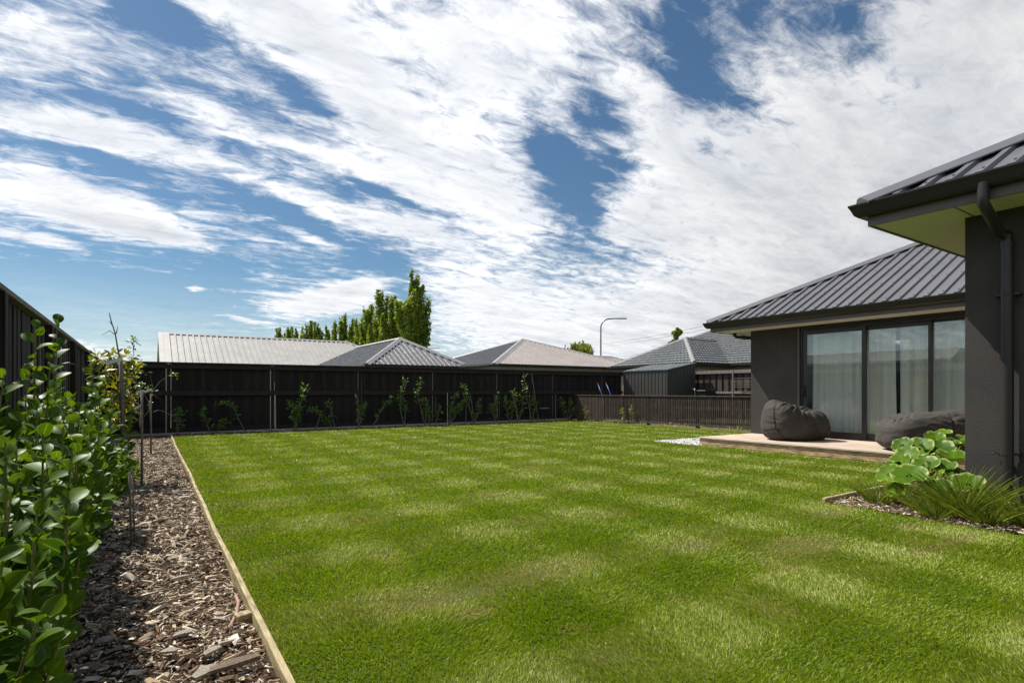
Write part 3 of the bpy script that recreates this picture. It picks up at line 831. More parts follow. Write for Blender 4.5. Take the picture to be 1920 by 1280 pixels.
mx = N(nt, 'MixShader'); L(nt, fc, mx.inputs[0]); L(nt, tr.outputs[0], mx.inputs[1]); L(nt, gl.outputs[0], mx.inputs[2]); L(nt, mx.outputs[0], out.inputs[0])
yA = at_x(1505, 700, WX).y; y1a = at_x(1513, 700, WX+0.05).y; y1b = at_x(1621, 700, WX+0.05).y
y2b = at_x(1743, 700, WX+0.05).y
MBF = MB()
MBF.box(WX+0.02, WX+0.14, D1-0.05, D1-0.001, ZF+0.01, ZD-0.001)
MBF.box(WX+0.021, WX+0.139, D0+0.001, D1-0.051, ZD-0.05, ZD-0.002)
MBF.box(WX+0.021, WX+0.139, D0+0.001, D1-0.051, ZF+0.002, ZF+0.035)
MBF.box(WX+0.02, WX+0.14, D0+0.001, D0+0.05, ZF+0.036, ZD-0.051)
DR = part('sliding_door', MBF, M_alu, H)
sash(y1b-0.03, D1-0.052, WX+0.035, ZF+0.037, ZD-0.052, 0.075)
sash(y2b-0.02, y1b+0.04, WX+0.080, ZF+0.037, ZD-0.052, 0.055)
sash(D0+0.051, y2b+0.03, WX+0.125-0.005, ZF+0.037, ZD-0.052, 0.045, 0.03, 0.05)
hy = D1-0.052-0.037
mb = MB(); mb.obox((WX+0.028, hy, 1.10), (1,0,0), (0,1,0), (0,0,1), 0.008, 0.022, 0.12, 0.004)
mb.tube([(WX+0.02, hy, 1.19), (WX-0.015, hy, 1.18), (WX-0.02, hy, 1.10), (WX-0.015, hy, 1.02), (WX+0.02, hy, 1.01)], 0.010, 8)
part('handle', mb, M_alu, DR)
mb = MB(); mb.box(WX-0.012, WX+0.018, D1-0.001, D1+0.035, ZF+0.0, ZD+0.02, 0.003); part('door_trim', mb, M_fascia, H)
# room behind the doors
mb = MB(); mb.box(WX+0.23, 15.2, 2.36, 7.28, 0.12, 0.17); part('room_floor', mb, M_roomfloor, H)
mb = MB(); mb.box(15.2, 15.3, 2.36, 2.7, 0.12, 2.40); mb.box(15.2, 15.3, 6.95, 7.27, 0.12, 2.40); mb.box(15.2, 15.3, 2.7, 6.95, 0.12, 0.35); mb.box(15.2, 15.3, 2.7, 6.95, 2.33, 2.40); mb.box(WX+0.23, 15.2, 7.27, 7.288, 0.171, 2.40); mb.box(WX+0.23, 15.2, 2.34, 2.36, 0.171, 2.40)  # opening in the unseen back wall is added to backlight the curtains
part('room_wall', mb, M_roomwall, H)
mb = MB(); mb.box(WX+0.23, 15.2, 2.36, 7.27, 2.401, 2.43); part('room_ceiling', mb, M_roomwall, H)
# curtains
m, nt, out = new_mat('sheer_curtain'); M_cur = m
p = principled(nt, None, (0.92,0.96,0.92), 0.9, 0.1)
tr = N(nt, 'BsdfTranslucent'); tr.inputs[0].default_value = (0.86,0.93,0.87,1)
tp = N(nt, 'BsdfTransparent')
m1 = N(nt, 'MixShader'); m1.inputs[0].default_value = 0.28; L(nt, p.outputs[0], m1.inputs[1]); L(nt, tr.outputs[0], m1.inputs[2])
m2 = N(nt, 'MixShader'); m2.inputs[0].default_value = 0.05; L(nt, m1.outputs[0], m2.inputs[1]); L(nt, tp.outputs[0], m2.inputs[2]); L(nt, m2.outputs[0], out.inputs[0])
def curtain(y0, y1, x, lab, seed, gather=0.0):
    r = random.Random(seed); n = int((y1-y0)/0.012); rows = 14
    ph = []; a = 0
    vs = []; fs = []
    offs = [r.uniform(0, 6) for _ in range(4)]
    for j in range(rows+1):
        f = j/rows; z = 0.19+(2.36-0.19)*f
        for i in range(n+1):
            q = i/n; y = y0+(y1-y0)*q
            fold = 0.050*sin(q*(y1-y0)*34+offs[0]+2.2*sin(q*6+offs[1]))+0.016*sin(q*(y1-y0)*17+offs[2])+0.012*sin(q*(y1-y0)*95+offs[3])*(0.4+0.6*f)
            amp = 0.75+0.25*f
            yy = y+0.02*sin(q*23+offs[1]+2*f)*(1-f) + gather*(1-q)*(1-f)*0.10
            vs.append((x+fold*amp+0.02*(1-f)*sin(q*11+offs[0]), yy, z))
    for j in range(rows):
        for i in range(n): fs.append((j*(n+1)+i, j*(n+1)+i+1, (j+1)*(n+1)+i+1, (j+1)*(n+1)+i))
    mb = MB(); mb.add(vs, fs)
    single('curtain', mb, M_cur, (x, (y0+y1)/2, 0.19), lab, 'curtain', 'sheer curtains behind the sliding doors', smooth=True, fix=False)
cs = at_x(1687, 650, WX+0.3).y
curtain(cs+0.03, D1-0.10, WX+0.26, 'sheer pale curtain on the left, from the door handle side to the narrow dark gap', 1)
curtain(2.45, cs-0.03, WX+0.26, 'sheer pale curtain on the right, from the narrow dark gap to the near wall', 2, 0.6)
mb = MB(); mb.box(WX+0.21, WX+0.32, 2.4, 5.9, 2.345, 2.355); part('curtain_track', mb, M_roomwall, H)

yj = at_z(1795, 391, 2.684).y
mb = MB(); mb.box(5.83, 6.295, yj-0.003, yj+0.003, 2.6785, 2.6835); part('soffit_joint', mb, M_fascia, H)
# near downpipe
mb = MB()
a = at_x(1843, 345, 5.74); gx, gy = 5.74, 2.63-0.0
yp = at_x(1843, 360, 5.73).y; yq = at_x(1888, 600, 6.22).y
P = [(5.735, yp, 2.80), (5.735, yp, 2.70), (5.735, yp, 2.63), (5.75, yp-0.01, 2.60), (6.16, yq+0.04, 2.47), (6.225, yq, 2.44), (6.225, yq, 2.40), (6.225, yq, 2.33)]
mb.tube(P, 0.041, 16)
P = [(6.225, yq, 2.36), (6.225, yq, 0.18)]
mb.tube(P, 0.0455, 18)
mb.tube([(6.225, yq, 2.385), (6.225, yq, 2.33)], 0.049, 18)
DP = part('downpipe', mb, M_gutter, H, smooth=False); smooth_by_angle(DP, 50)
for z in (1.93, 0.56):
    mb = MB(); mb.tube([(6.225, yq, z-0.010), (6.225, yq, z+0.010)], 0.050, 18)
    mb.box(6.22, 6.299, yq+0.045, yq+0.085, z-0.008, z+0.008); mb.box(6.22, 6.299, yq-0.085, yq-0.045, z-0.008, z+0.008)
    mb.tube([(6.17, yq+0.07, z), (6.17, yq+0.10, z)], 0.006, 8)
    part('pipe_bracket', mb, M_gutter, DP)
mb = MB(); mb.tube([(6.225, yq, -0.03), (6.225, yq, 0.15), (6.225, yq, 0.155)], [0.062, 0.062, 0.055], 20)
o = part('pipe_socket', mb, M_pvc, H); smooth_by_angle(o, 50)
# far wing downpipe (horizontal run seen under the end soffit)
p0 = at_y(1379, 631, 7.93); 
mb = MB(); mb.tube([(p0.x, 7.95, 2.44), (p0.x, 7.95, 2.37), (p0.x+0.03, 7.93, 2.335), (p0.x+0.5, 7.60, 2.29), (p0.x+0.56, 7.545, 2.27), (p0.x+0.56, 7.545, 2.2), (p0.x+0.56, 7.545, 0.0)], 0.04, 12)
o = part('downpipe', mb, M_gutter, H); smooth_by_angle(o, 50)

# deck
DK = thing('timber_deck', (10.3, 5, 0), 'low timber deck with bleached boards in front of the sliding doors', 'deck')
mb = MB(); xs = [9.43+0.146*i for i in range(13)]
rdk = random.Random(2)
for i, x in enumerate(xs):
    x1 = min(x+0.140, 11.225); y = 1.9; cuts = sorted([rdk.uniform(2.8, 6.8) for _ in range(2)])
    for a, b in zip([2.04]+cuts, cuts+[7.485]):
        mb.box(x, x1, a+0.001, b-0.002, 0.145, 0.173+rdk.uniform(-0.001, 0.001), 0.002)
part('deck_boards', mb, M_deck, DK)
mb = MB(); mb.box(9.45, 9.475, 2.04, 7.45, 0.012, 0.140, 0.003); part('front_board', mb, M_deckfront, DK)
mb = MB(); mb.box(9.476, 11.2, 7.425, 7.45, 0.012, 0.140, 0.003); part('end_board', mb, M_deckfront, DK)
mb = MB(); mb.box(9.52, 11.2, 2.1, 7.4, 0.0, 0.1); part('joists', mb, M_fence, DK)
# ------------------------------------------------------------------ bean bags
def bean_bag(cx, cy, z0, rx, ry, h, rot, lab, seed, mode):
    """closed cloth sack. mode 'pear': raised back with a collapsed dimple; 'log': long low shape with a flatter end"""
    nu, nv = 220, 130; vs = []; fs = []
    r = random.Random(seed)
    def P(th, ph):
        c, s_ = cos(th), sin(th)
        cq = max(0.0, cos(ph)); sp = sin(ph)
        if ph < 0: cp = cq**0.22*(0.95+0.05*(1-abs(sp)))
        else: cp = cq**(0.46 if mode == 'pear' else 0.36)
        q_ = 2.4 if mode == 'pear' else 3.2
        ang = (abs(c)**q_+abs(s_)**q_)**(-1/q_)
        x = rx*c*cp*ang; y = ry*s_*cp*ang
        z = h*(0.26+0.74*sp**0.95) if sp > 0 else h*0.26*(1-abs(sp)**1.2)
        m_ = 0.0
        if mode == 'pear':
            t_ = max(-1, min(1, x/rx))
            z *= 1.0-0.20*t_
            dx, dy = (x-0.02*rx)/(0.48*rx), (y+0.30*ry)/(0.50*ry)
            d2 = dx*dx+dy*dy; up = max(0, min(1, (z/h-0.35)*2.6))
            z -= 0.30*h*exp(-d2*1.6)*up
            a = atan2(dy, dx); rr = sqrt(d2)
            q = sin(a*7+1.1*sin(a*2+seed)+1.2*rr); sharp = (1-abs(q))**2.2
            q2 = sin(a*15+2.2*rr+1); sharp2 = (1-abs(q2))**2.0
            env = exp(-((rr-0.95)/0.55)**2)
            z -= (0.085*sharp+0.040*sharp2)*env*up
            dmin = min(abs((th-t0+0.25*(ph)+pi) % (2*pi)-pi) for t0 in (-2.55, -1.25, 0.2, 1.6, 2.6))
            m_ += 0.045*(1-exp(-dmin/0.28))-0.02
            for t0 in (-2.55, -1.25, 0.2, 1.6, 2.6):
                dd = (th-t0+0.25*(ph)+pi) % (2*pi)-pi
                m_ += (-0.020*exp(-(dd/0.020)**2)+0.010*exp(-((abs(dd)-0.05)/0.03)**2))*(1 if z > 0.05 else 0)
                # little puckers next to a seam
                m_ += 0.006*sin(z*70+t0*9)*exp(-abs(dd)/0.14)*(1-exp(-(dd/0.03)**2))
        else:
            t_ = x/rx
            z *= 0.95+0.12*t_
            up = max(0, min(1, (z/h-0.55)*3.0))
            q = 1-abs(sin(x*9+2.0*sin(y*6+1)+0.7*sin(x*17))); q2 = 1-abs(sin(y*13+2.4*sin(x*5)))
            z -= up*(0.045*q**2.5+0.036*q2**3)*(0.6+0.4*sin(x*5))
            # crumpled tie at the left top
            d2 = ((x+0.68*rx)/0.16)**2+((y+0.1)/0.22)**2
            z -= 0.05*exp(-d2)*up; z += 0.022*exp(-d2*0.8)*sin(x*60+3*sin(y*20))*up
            q = (x-0.16*rx-0.04*(z/h-0.5)); side = max(0, 1-abs(z/h-0.5)*1.7)
            m_ += side*(-0.020*exp(-(q/0.018)**2)+0.010*exp(-((abs(q)-0.035)/0.02)**2))
            m_ += side*0.022*exp(-abs(q)/0.20)*(abs(sin(z*42+2.5*sin(x*6)))-0.6)*(1-exp(-(q/0.02)**2))
        n1 = mn.noise(Vector((x*2.2+seed, y*2.2, z*2.5))); n2 = mn.noise(Vector((x*6+seed, y*6, z*13)))
        n3 = 1-abs(mn.noise(Vector((x*4.5, y*4.5+seed, z*10))))*2.4
        m_ += 0.018*n1+0.006*n2+0.010*max(0, n3-0.5)
        lw_ = exp(-((z/h-0.12)/0.05)**2)
        m_ -= 0.012*lw_*max(0, sin(th*4+seed*1.7))
        rad = sqrt(x*x+y*y)+1e-6
        wgt = min(1, rad/0.15)
        x += m_*x/rad*wgt; y += m_*y/rad*wgt
        if z > 0.45*h: z += 0.5*m_
        return Vector((x, y, max(0.0, z)))
    for j in range(nv+1):
        ph = -pi/2+pi*j/nv
        for i in range(nu): vs.append(P(-pi+2*pi*i/nu, ph))
    for j in range(nv):
        for i in range(nu):
            i2 = (i+1) % nu; fs.append((j*nu+i, j*nu+i2, (j+1)*nu+i2, (j+1)*nu+i))
    R = Matrix.Rotation(rot, 4, 'Z')
    mb = MB(); mb.add([R @ v + Vector((cx, cy, z0)) for v in vs], fs)
    o = single('bean_bag', mb, M_bag, (cx, cy, z0), lab, 'bean bag', 'bean bags on the deck', smooth=True)
    return o
BA = radians(-33.3)
bean_bag(10.42, 6.03, 0.174, 0.60, 0.46, 0.70, BA+0.1, 'dark grey bean bag with a high back and sunken seat, left one on the deck', 4, 'pear')
bean_bag(10.24, 3.74, 0.174, 0.72, 0.44, 0.645, BA-0.20, 'long low dark grey bean bag behind the round leaved plant, right on the deck', 9, 'log')

# ------------------------------------------------------------------ shed in the side yard
S = thing('garden_shed', (17.5, 15.8, 0), 'small dark ribbed metal garden shed with a grey lean-to roof in the fence corner', 'shed')
sx0, sx1, sy0, sy1, zl, zh = 16.75, 18.35, 14.70, 17.0, 1.90, 2.19
mb = MB(); mb.add([(sx0,sy0,0),(sx1,sy0,0),(sx1,sy1,0),(sx0,sy1,0),(sx0,sy0,zl),(sx1,sy0,zh),(sx1,sy1,zh),(sx0,sy1,zl)],
                  [(0,3,2,1),(4,5,6,7),(0,1,5,4),(1,2,6,5),(2,3,7,6),(3,0,4,7)])
y = sy0+0.08
while y < sy1-0.05:
    mb.box(sx0-0.014, sx0+0.001, y, y+0.10, 0.02, zl-0.05); y += 0.18
x = sx0+0.08
while x < sx1-0.05:
    zt = zl+(zh-zl)*(x-sx0)/(sx1-sx0)-0.05; mb.box(x, x+0.10, sy0-0.014, sy0+0.001, 0.02, zt); x += 0.18
mb.box(sx0-0.02, sx0+0.03, sy0-0.02, sy0+0.03, 0, zl-0.02)
part('wall', mb, M_shed, S)
mb = MB(); m_s = (zh-zl)/(sx1-sx0)
roof_face(mb, [(sx0-0.05, sy0-0.04, zl+0.0), (sx1+0.03, sy0-0.04, zl+m_s*(sx1-sx0+0.08)), (sx1+0.03, sy1+0.03, zl+m_s*(sx1-sx0+0.08)), (sx0-0.05, sy1+0.03, zl+0.0)], 0.12, 0.03, 0.012, 0.02)
for v_ in range(len(mb.v)): mb.v[v_] = (mb.v[v_][0], mb.v[v_][1], mb.v[v_][2]+0.022)
part('roof', mb, M_shedroof, S)
# clothes rack on the boundary fence
R_ = thing('clothes_rack', (18.3, 13, 0), 'fold-down clothes rack of thin horizontal bars in front of the sunlit fence', 'clothes rack')
yl, yr = at_x(1374, 715, 18.40).y, at_x(1430, 715, 18.40).y
for k, py in enumerate((709, 713.5, 717, 721, 725, 733.5, 737)):
    z = at_x(1390, py, 18.40).z
    mb = MB(); mb.tube([(18.40, yl, z), (18.40, yr, z)], 0.008, 6); part('bar', mb, M_stake, R_)
for y in (yl, yr):
    mb = MB(); mb.box(18.385, 18.425, y-0.02, y+0.02, 0.0, at_x(1390, 694, 18.40).z); part('upright', mb, M_greyrail, R_)
# bin
pb = at_x(1322, 730, 18.0)
B_ = thing('wheelie_bin', (17.95, pb.y, 0), 'black wheelie bin in the shade beside the shed', 'bin')
mb = MB(); mb.add([(17.72,pb.y-0.24,0.05),(18.18,pb.y-0.24,0.05),(18.18,pb.y+0.24,0.05),(17.72,pb.y+0.24,0.05),(17.65,pb.y-0.29,1.08),(18.25,pb.y-0.29,1.08),(18.25,pb.y+0.29,1.08),(17.65,pb.y+0.29,1.08)],
                  [(0,3,2,1),(4,5,6,7),(0,1,5,4),(1,2,6,5),(2,3,7,6),(3,0,4,7)])
part('body', mb, M_black, B_)
mb = MB(); mb.box(17.62, 18.28, pb.y-0.31, pb.y+0.31, 1.082, 1.13, 0.01); part('lid', mb, M_black, B_)
for s_ in (-1, 1):
    mb = MB(); mb.tube([(18.22, pb.y+s_*0.2-0.03, 0.1), (18.22, pb.y+s_*0.2+0.03, 0.1)], 0.1, 14); part('wheel', mb, M_black, B_)
# white tap stand near the shed
p = at_x(1303, 733, 17.6)
mb = MB(); mb.tube([(17.6, p.y, 0), (17.6, p.y, p.z+0.07), (17.52, p.y-0.06, p.z+0.09)], 0.012, 8); mb.tube([(17.6, p.y, p.z+0.07), (17.6, p.y+0.09, p.z+0.09)], 0.016, 8)
mb.tube([(17.52, p.y-0.06, p.z+0.09), (17.50, p.y-0.06, p.z+0.01)], 0.014, 8)
single('garden_tap', mb, M_white, (17.6, p.y, 0), 'small white tap on a standpipe at the corner of the shed', 'tap', smooth=True)
# wheelbarrow handles: blue barrow parked upright behind the slatted fence
xw = 14.4
WB = thing('wheelbarrow', (xw, 15.6, 0), 'wheelbarrow with blue handles parked upright behind the low fence', 'wheelbarrow')
h1 = [at_x(1130, 742, xw), at_x(1126, 733, xw+0.05), at_x(1122, 722, xw+0.08)]
h2 = [at_x(1146, 742, xw+0.3), at_x(1142, 732, xw+0.35), at_x(1137.5, 721, xw+0.38)]
for hh in (h1, h2):
    base = hh[0]+Vector((0.05, -0.1, -0.55))
    mb = MB(); mb.tube([base, hh[0], hh[1], hh[2]], 0.015, 8); hd = part('handle', mb, M_blue, WB, smooth=True)
    mb = MB(); mb.tube([hh[2], hh[2]+(hh[2]-hh[1])*0.35], 0.017, 8)
    part('grip', mb, vary_mat('red_rubber', (0.25,0.03,0.02), (0.3,0.04,0.03)), hd)
mb = MB(); c = (h1[0]+h2[0])/2+Vector((0.05,-0.1,-0.62))
mb.add([c+Vector(v) for v in ((-.28,-.25,-.25),(.28,-.25,-.25),(.28,.2,-.25),(-.28,.2,-.25),(-.36,-.4,.2),(.36,-.4,.2),(.36,.3,.2),(-.36,.3,.2))], [(0,3,2,1),(0,1,5,4),(1,2,6,5),(2,3,7,6),(3,0,4,7)])
part('tray', mb, M_black, WB, fix=False)
mb = MB(); mb.tube([c+Vector((-0.04,-0.35,-0.2)), c+Vector((0.04,-0.35,-0.2))], 0.13, 16); part('wheel', mb, M_black, WB)

# little black trestle in the far bed
p = at_y(1018, 765, 16.55); s_ = p.z
T_ = thing('trestle', (p.x, 16.55, 0), 'small black folding stool standing in the far bed near the right corner', 'stool')
mb = MB(); mb.box(p.x-0.20, p.x+0.20, 16.42, 16.68, s_-0.02, s_+0.02, 0.004); part('seat', mb, M_galv, T_)
for a in (-1, 1):
    for b_ in (-1, 1):
        mb = MB(); mb.tube([(p.x+a*0.06, 16.55+b_*0.10, s_-0.02), (p.x+a*0.16, 16.55+b_*0.12, 0)], 0.012, 6); part('leg', mb, M_black, T_)

# ------------------------------------------------------------------ neighbouring houses
def face_ribbed(poly, mat, parent, pitch, rw, rh, name='roof', trim=0.05):
    mb = MB(); roof_face(mb, poly, pitch, rw, rh, 0.04, trim=trim); return part(name, mb, mat, parent)
def walls(H_, x0, x1, y0, y1, mat, zt=2.38, ov=0.5):
    mb = MB(); mb.box(x0+ov, x1-ov, y0+ov, y1-ov, -0.05, zt); part('wall', mb, mat, H_)
    mb = MB(); sweep(mb, [(x0+0.03, y0+0.03), (x0+0.03, y1-0.03), (x1-0.03, y1-0.03), (x1-0.03, y0+0.03), (x0+0.03, y0+0.03)], [(0, zt-0.02), (0.0, zt+0.12), (0.09, zt+0.12), (0.09, zt+0.03), (0.05, zt-0.02)])
    part('gutter', mb, M_gutter, H_)
    mb = MB(); mb.box(x0+0.035, x1-0.035, y0+0.035, y1-0.035, zt+0.001, zt+0.03); part('soffit', mb, M_fascia, H_)
def windows_on(H_, specs):
    for (x0, x1, y, z0, z1) in specs:
        mb = MB(); mb.box(x0, x1, y-0.03, y+0.02, z0, z1); f = part('window', mb, M_alu, H_)
        mb = MB(); mb.box(x0+0.05, x1-0.05, y-0.034, y-0.031, z0+0.05, z1-0.05); part('pane', mb, M_pane2, f)
m, nt, out = new_mat('dark_window_pane'); M_pane2 = m
principled(nt, out, (0.03,0.035,0.04), 0.05, 0.8)
ZE = 2.46
# long grey roof behind the far fence at left
c0 = at_t(298, 624, 39.8/1.0); RY = 47.0
t0 = RY/ray(298, 624)[1]; rl = at_t(298, 624, t0); t1 = RY/ray(650, 641)[1]; rr = at_t(650, 641, t1)
zr = rl.z; hw = (zr-ZE)/0.5
HC = thing('neighbour_house', (7, RY, 0), 'neighbouring house with a long light grey ribbed roof beyond the far fence', 'house')
x0, x1 = rl.x, rr.x
face_ribbed([(x0, RY-hw, ZE), (x1+hw, RY-hw, ZE), (x1, RY, zr), (x0, RY, zr)], M_greyroof, HC, 0.38, 0.065, 0.085, trim=0.25)
face_ribbed([(x1+hw, RY-hw, ZE), (x1+hw, RY+hw, ZE), (x1, RY, zr)], M_greyroof, HC, 0.38, 0.065, 0.085)
face_ribbed([(x1+hw, RY+hw, ZE), (x0, RY+hw, ZE), (x0, RY, zr), (x1, RY, zr)], M_greyroof, HC, 0.38, 0.065, 0.085)
mb = MB(); hip_cap(mb, (x0-0.05, RY, zr+0.03), (x1, RY, zr+0.03), 0.22, 0.03); hip_cap(mb, (x1, RY, zr+0.03), (x1+hw, RY-hw, ZE+0.05), 0.22, 0.03); part('ridge_cap', mb, M_flash, HC)
mb = MB(); mb.beam((x0+0.25, RY-hw, ZE+0.07), (x0+0.25, RY, zr+0.06), 0.62, 0.03); mb.prism([(x0-0.02, RY-hw, ZE-0.18), (x0-0.02, RY, zr-0.12), (x0-0.02, RY, zr+0.07), (x0-0.02, RY-hw, ZE+0.07)], (-0.04,0,0)); part('barge_board', mb, M_greyroof, HC)
mb = MB(); mb.prism([(x0+0.3, RY-hw+0.5, -0.05), (x0+0.3, RY+hw-0.5, -0.05), (x0+0.3, RY+hw-0.5, 2.4), (x0+0.3, RY, zr-0.25), (x0+0.3, RY-hw+0.5, 2.4)], (x1+hw-0.8-x0, 0, 0))
# trim prism top so it stays below the hip end
for i, v in enumerate(mb.v):
    if v[0] > x0+2 and v[2] > 2.45: mb.v[i] = (x1-0.5, v[1], v[2])
part('wall', mb, M_whitewall, HC)
# hip roof in the middle left
AP = at_t(750, 635.3, 33.0); w = (AP.z-ZE)/0.55
HD = thing('neighbour_house', (AP.x, AP.y, 0), 'neighbouring house with a dark grey pointed hip roof in front of the poplars', 'house')
bk = AP.y+7.6
face_ribbed([(AP.x-w, AP.y-w, ZE), (AP.x+w, AP.y-w, ZE), tuple(AP)], M_darkroof, HD, 0.30, 0.075, 0.06)
face_ribbed([(AP.x-w, bk+w, ZE), (AP.x-w, AP.y-w, ZE), tuple(AP), (AP.x, bk, AP.z)], M_darkroof, HD, 0.26, 0.03, 0.03)
face_ribbed([(AP.x+w, AP.y-w, ZE), (AP.x+w, bk+w, ZE), (AP.x, bk, AP.z), tuple(AP)], M_darkroof, HD, 0.26, 0.03, 0.03)
face_ribbed([(AP.x+w, bk+w, ZE), (AP.x-w, bk+w, ZE), (AP.x, bk, AP.z)], M_darkroof, HD, 0.26, 0.03, 0.03)
mb = MB(); up_ = Vector((0,0,0.05)); Av = Vector(AP)
hip_cap(mb, Vector((AP.x-w, AP.y-w, ZE))+up_, Av+up_, 0.22, 0.05); hip_cap(mb, Vector((AP.x+w, AP.y-w, ZE))+up_, Av+up_, 0.22, 0.05); hip_cap(mb, Av+up_, Vector((AP.x, bk, AP.z))+up_, 0.2, 0.04)
part('ridge_cap', mb, M_flash, HD)
walls(HD, AP.x-w, AP.x+w, AP.y-w, bk+w, M_whitewall)
# broad low hip roof, centre
AP = at_t(979.4, 636.7, 36.0); mE = 0.35; w = (AP.z-ZE)/mE
HE = thing('neighbour_house', (AP.x, AP.y, 0), 'neighbouring house with a broad pinkish grey pyramid roof beyond the far fence', 'house')
A = tuple(AP); bx = 2.0
face_ribbed([(AP.x-w, AP.y-w, ZE), (AP.x+w, AP.y-w, ZE), A], M_brownroof, HE, 0.22, 0.05, 0.04)
face_ribbed([(AP.x-w, AP.y+w, ZE), (AP.x-w, AP.y-w, ZE), A], M_darkroof, HE, 0.22, 0.03, 0.025)  # same roofing; darker colour on this side paints in its lack of sheen
face_ribbed([(AP.x+w, AP.y-w, ZE), (AP.x+w, AP.y+w, ZE), A], M_brownroof, HE, 0.22, 0.03, 0.025)
face_ribbed([(AP.x+w, AP.y+w, ZE), (AP.x-w, AP.y+w, ZE), A], M_brownroof, HE, 0.22, 0.03, 0.025)
mb = MB(); Av = Vector(AP)
for a, b_ in ((-1,-1),(1,-1),(-1,1),(1,1)): hip_cap(mb, Vector((AP.x+a*w, AP.y+b_*w, ZE+0.04)), Av+Vector((0,0,0.04)), 0.2, 0.04)
part('ridge_cap', mb, M_flash, HE)
walls(HE, AP.x-w, AP.x+w, AP.y-w, AP.y+w, M_whitewall)
# low grey roof peeping out at its right
q0 = at_t(1114, 668.5, 44); q1 = at_t(1146, 669.5, 42.5)
HG = thing('neighbour_house', (q1.x, q1.y, 0), 'low grey roof just visible between the pyramid roof and the tiled house', 'house')
r0 = Vector((q1.x-6.0, q1.y, q1.z)); r1 = Vector((q1.x, q1.y, q1.z)); w = (q1.z-ZE)/0.35
face_ribbed([(r0.x, r0.y-w, ZE), (r1.x+w, r1.y-w, ZE), tuple(r1), tuple(r0)], M_brownroof, HG, 0.22, 0.035, 0.035)
face_ribbed([(r1.x+w, r1.y-w, ZE), (r1.x+w, r1.y+w, ZE), tuple(r1)], M_brownroof, HG, 0.22, 0.035, 0.035)
mb = MB(); hip_cap(mb, r0+Vector((0,0,.04)), r1+Vector((0,0,.04)), 0.2, 0.04); hip_cap(mb, r1+Vector((0,0,.04)), Vector((r1.x+w, r1.y-w, ZE+.04)), 0.2, 0.04); part('ridge_cap', mb, M_flash, HG)
mb = MB(); mb.box(r0.x+0.3, r1.x+w-0.5, r1.y-w+0.5, r1.y+w-0.5, -0.05, 2.4); part('wall', mb, M_whitewall, HG)
# thin tan roof far behind
q = at_t(1185, 673, 75)
HT = thing('neighbour_house', (q.x, q.y, 0), 'distant tan roof peeping above the tiled house at its left end', 'house')
mb = MB(); mb.prism([(q.x-4, q.y-4, q.z-1.6), (q.x+4, q.y-4, q.z-1.6), (q.x+2, q.y, q.z), (q.x-2.5, q.y, q.z)], (0,0,-0.08)); part('roof', mb, M_brick, HT)
mb = MB(); mb.box(q.x-3.5, q.x+3.5, q.y-3.5, q.y-0.5, -0.05, q.z-1.62); part('wall', mb, M_brick, HT)

# tiled house at right
def tiled_face(mb, poly, course=0.30, tile=0.22, h=0.045):
    P = [Vector(p) for p in poly]
    n = (P[1]-P[0]).cross(P[2]-P[0]).normalized()
    if n.z < 0: n = -n
    hh = Vector((0,0,1)).cross(n).normalized(); u = n.cross(hh).normalized()
    if u.z < 0: u = -u; hh = -hh
    mb.prism(P, -n*0.03)
    o = P[0]; p2 = [((p-o).dot(u), (p-o).dot(hh)) for p in P]
    v0 = min(a for a, b in p2); v1 = max(a for a, b in p2)
    v = v0; row = 0
    while v < v1-0.05:
        vt = min(v+course, v1)
        c0 = clip_line(p2, v+0.01); c1 = clip_line(p2, vt-0.01)
        if c0 and c1:
            ns = max(2, int((max(c0[1]-c0[0], 0.1))/tile*6)); vs = []
            for i in range(ns+1):
                f = i/ns
                for k, (cc, vv, lift) in enumerate(((c0, v, 0.0), (c0, v, h), (c1, vt, 0.004))):
                    x = cc[0]+(cc[1]-cc[0])*f
                    wv = 0.5+0.5*sin(2*pi*(x/tile)+0.0)
                    vs.append(o+hh*x+u*vv+n*(0.002 if k == 0 else lift+0.022*wv**1.5))
            fs = []
            for i in range(ns):
                for k in range(2): fs.append((i*3+k, i*3+k+1, i*3+k+4, i*3+k+3))
            mb.add(vs, fs)
        v += course; row += 1
HTi = thing('neighbour_house', (24, 20, 0), 'neighbouring house with a dark grey tiled roof and buff brick walls behind the shed', 'house')
ex, ey0, ey1 = 21.75, 17.45, 23.2; mt = 0.52; hw = (ey1-ey0)/2; zt = 2.44
apx = Vector((ex+hw, ey0+hw, zt+mt*hw)); XBW = 24.35; NY = 26.2
mb = MB()
tiled_face(mb, [(ex, ey1, zt), (ex, ey0, zt), tuple(apx)]); part('roof', mb, M_tile, HTi, smooth=False)
vx = XBW+hw
mb = MB(); tiled_face(mb, [(ex, ey0, zt), (XBW, ey0, zt), (vx, ey0+hw, apx.z), tuple(apx)]); part('roof', mb, M_tile, HTi)
mb = MB(); tiled_face(mb, [(vx, ey0+hw, apx.z), (XBW, ey1, zt), (ex, ey1, zt), tuple(apx)]); part('roof', mb, M_tile, HTi)
sB = 5.6
mb = MB(); tiled_face(mb, [(XBW, NY, zt), (XBW, 2, zt), (XBW+sB, 2, zt+mt*sB), (XBW+sB, NY-sB, zt+mt*sB)]); part('roof', mb, M_tile, HTi)
mb = MB(); tiled_face(mb, [(XBW, NY, zt), (XBW+sB, NY-sB, zt+mt*sB), (XBW+2*sB, NY, zt)]); part('roof', mb, M_tile, HTi)
mb = MB()
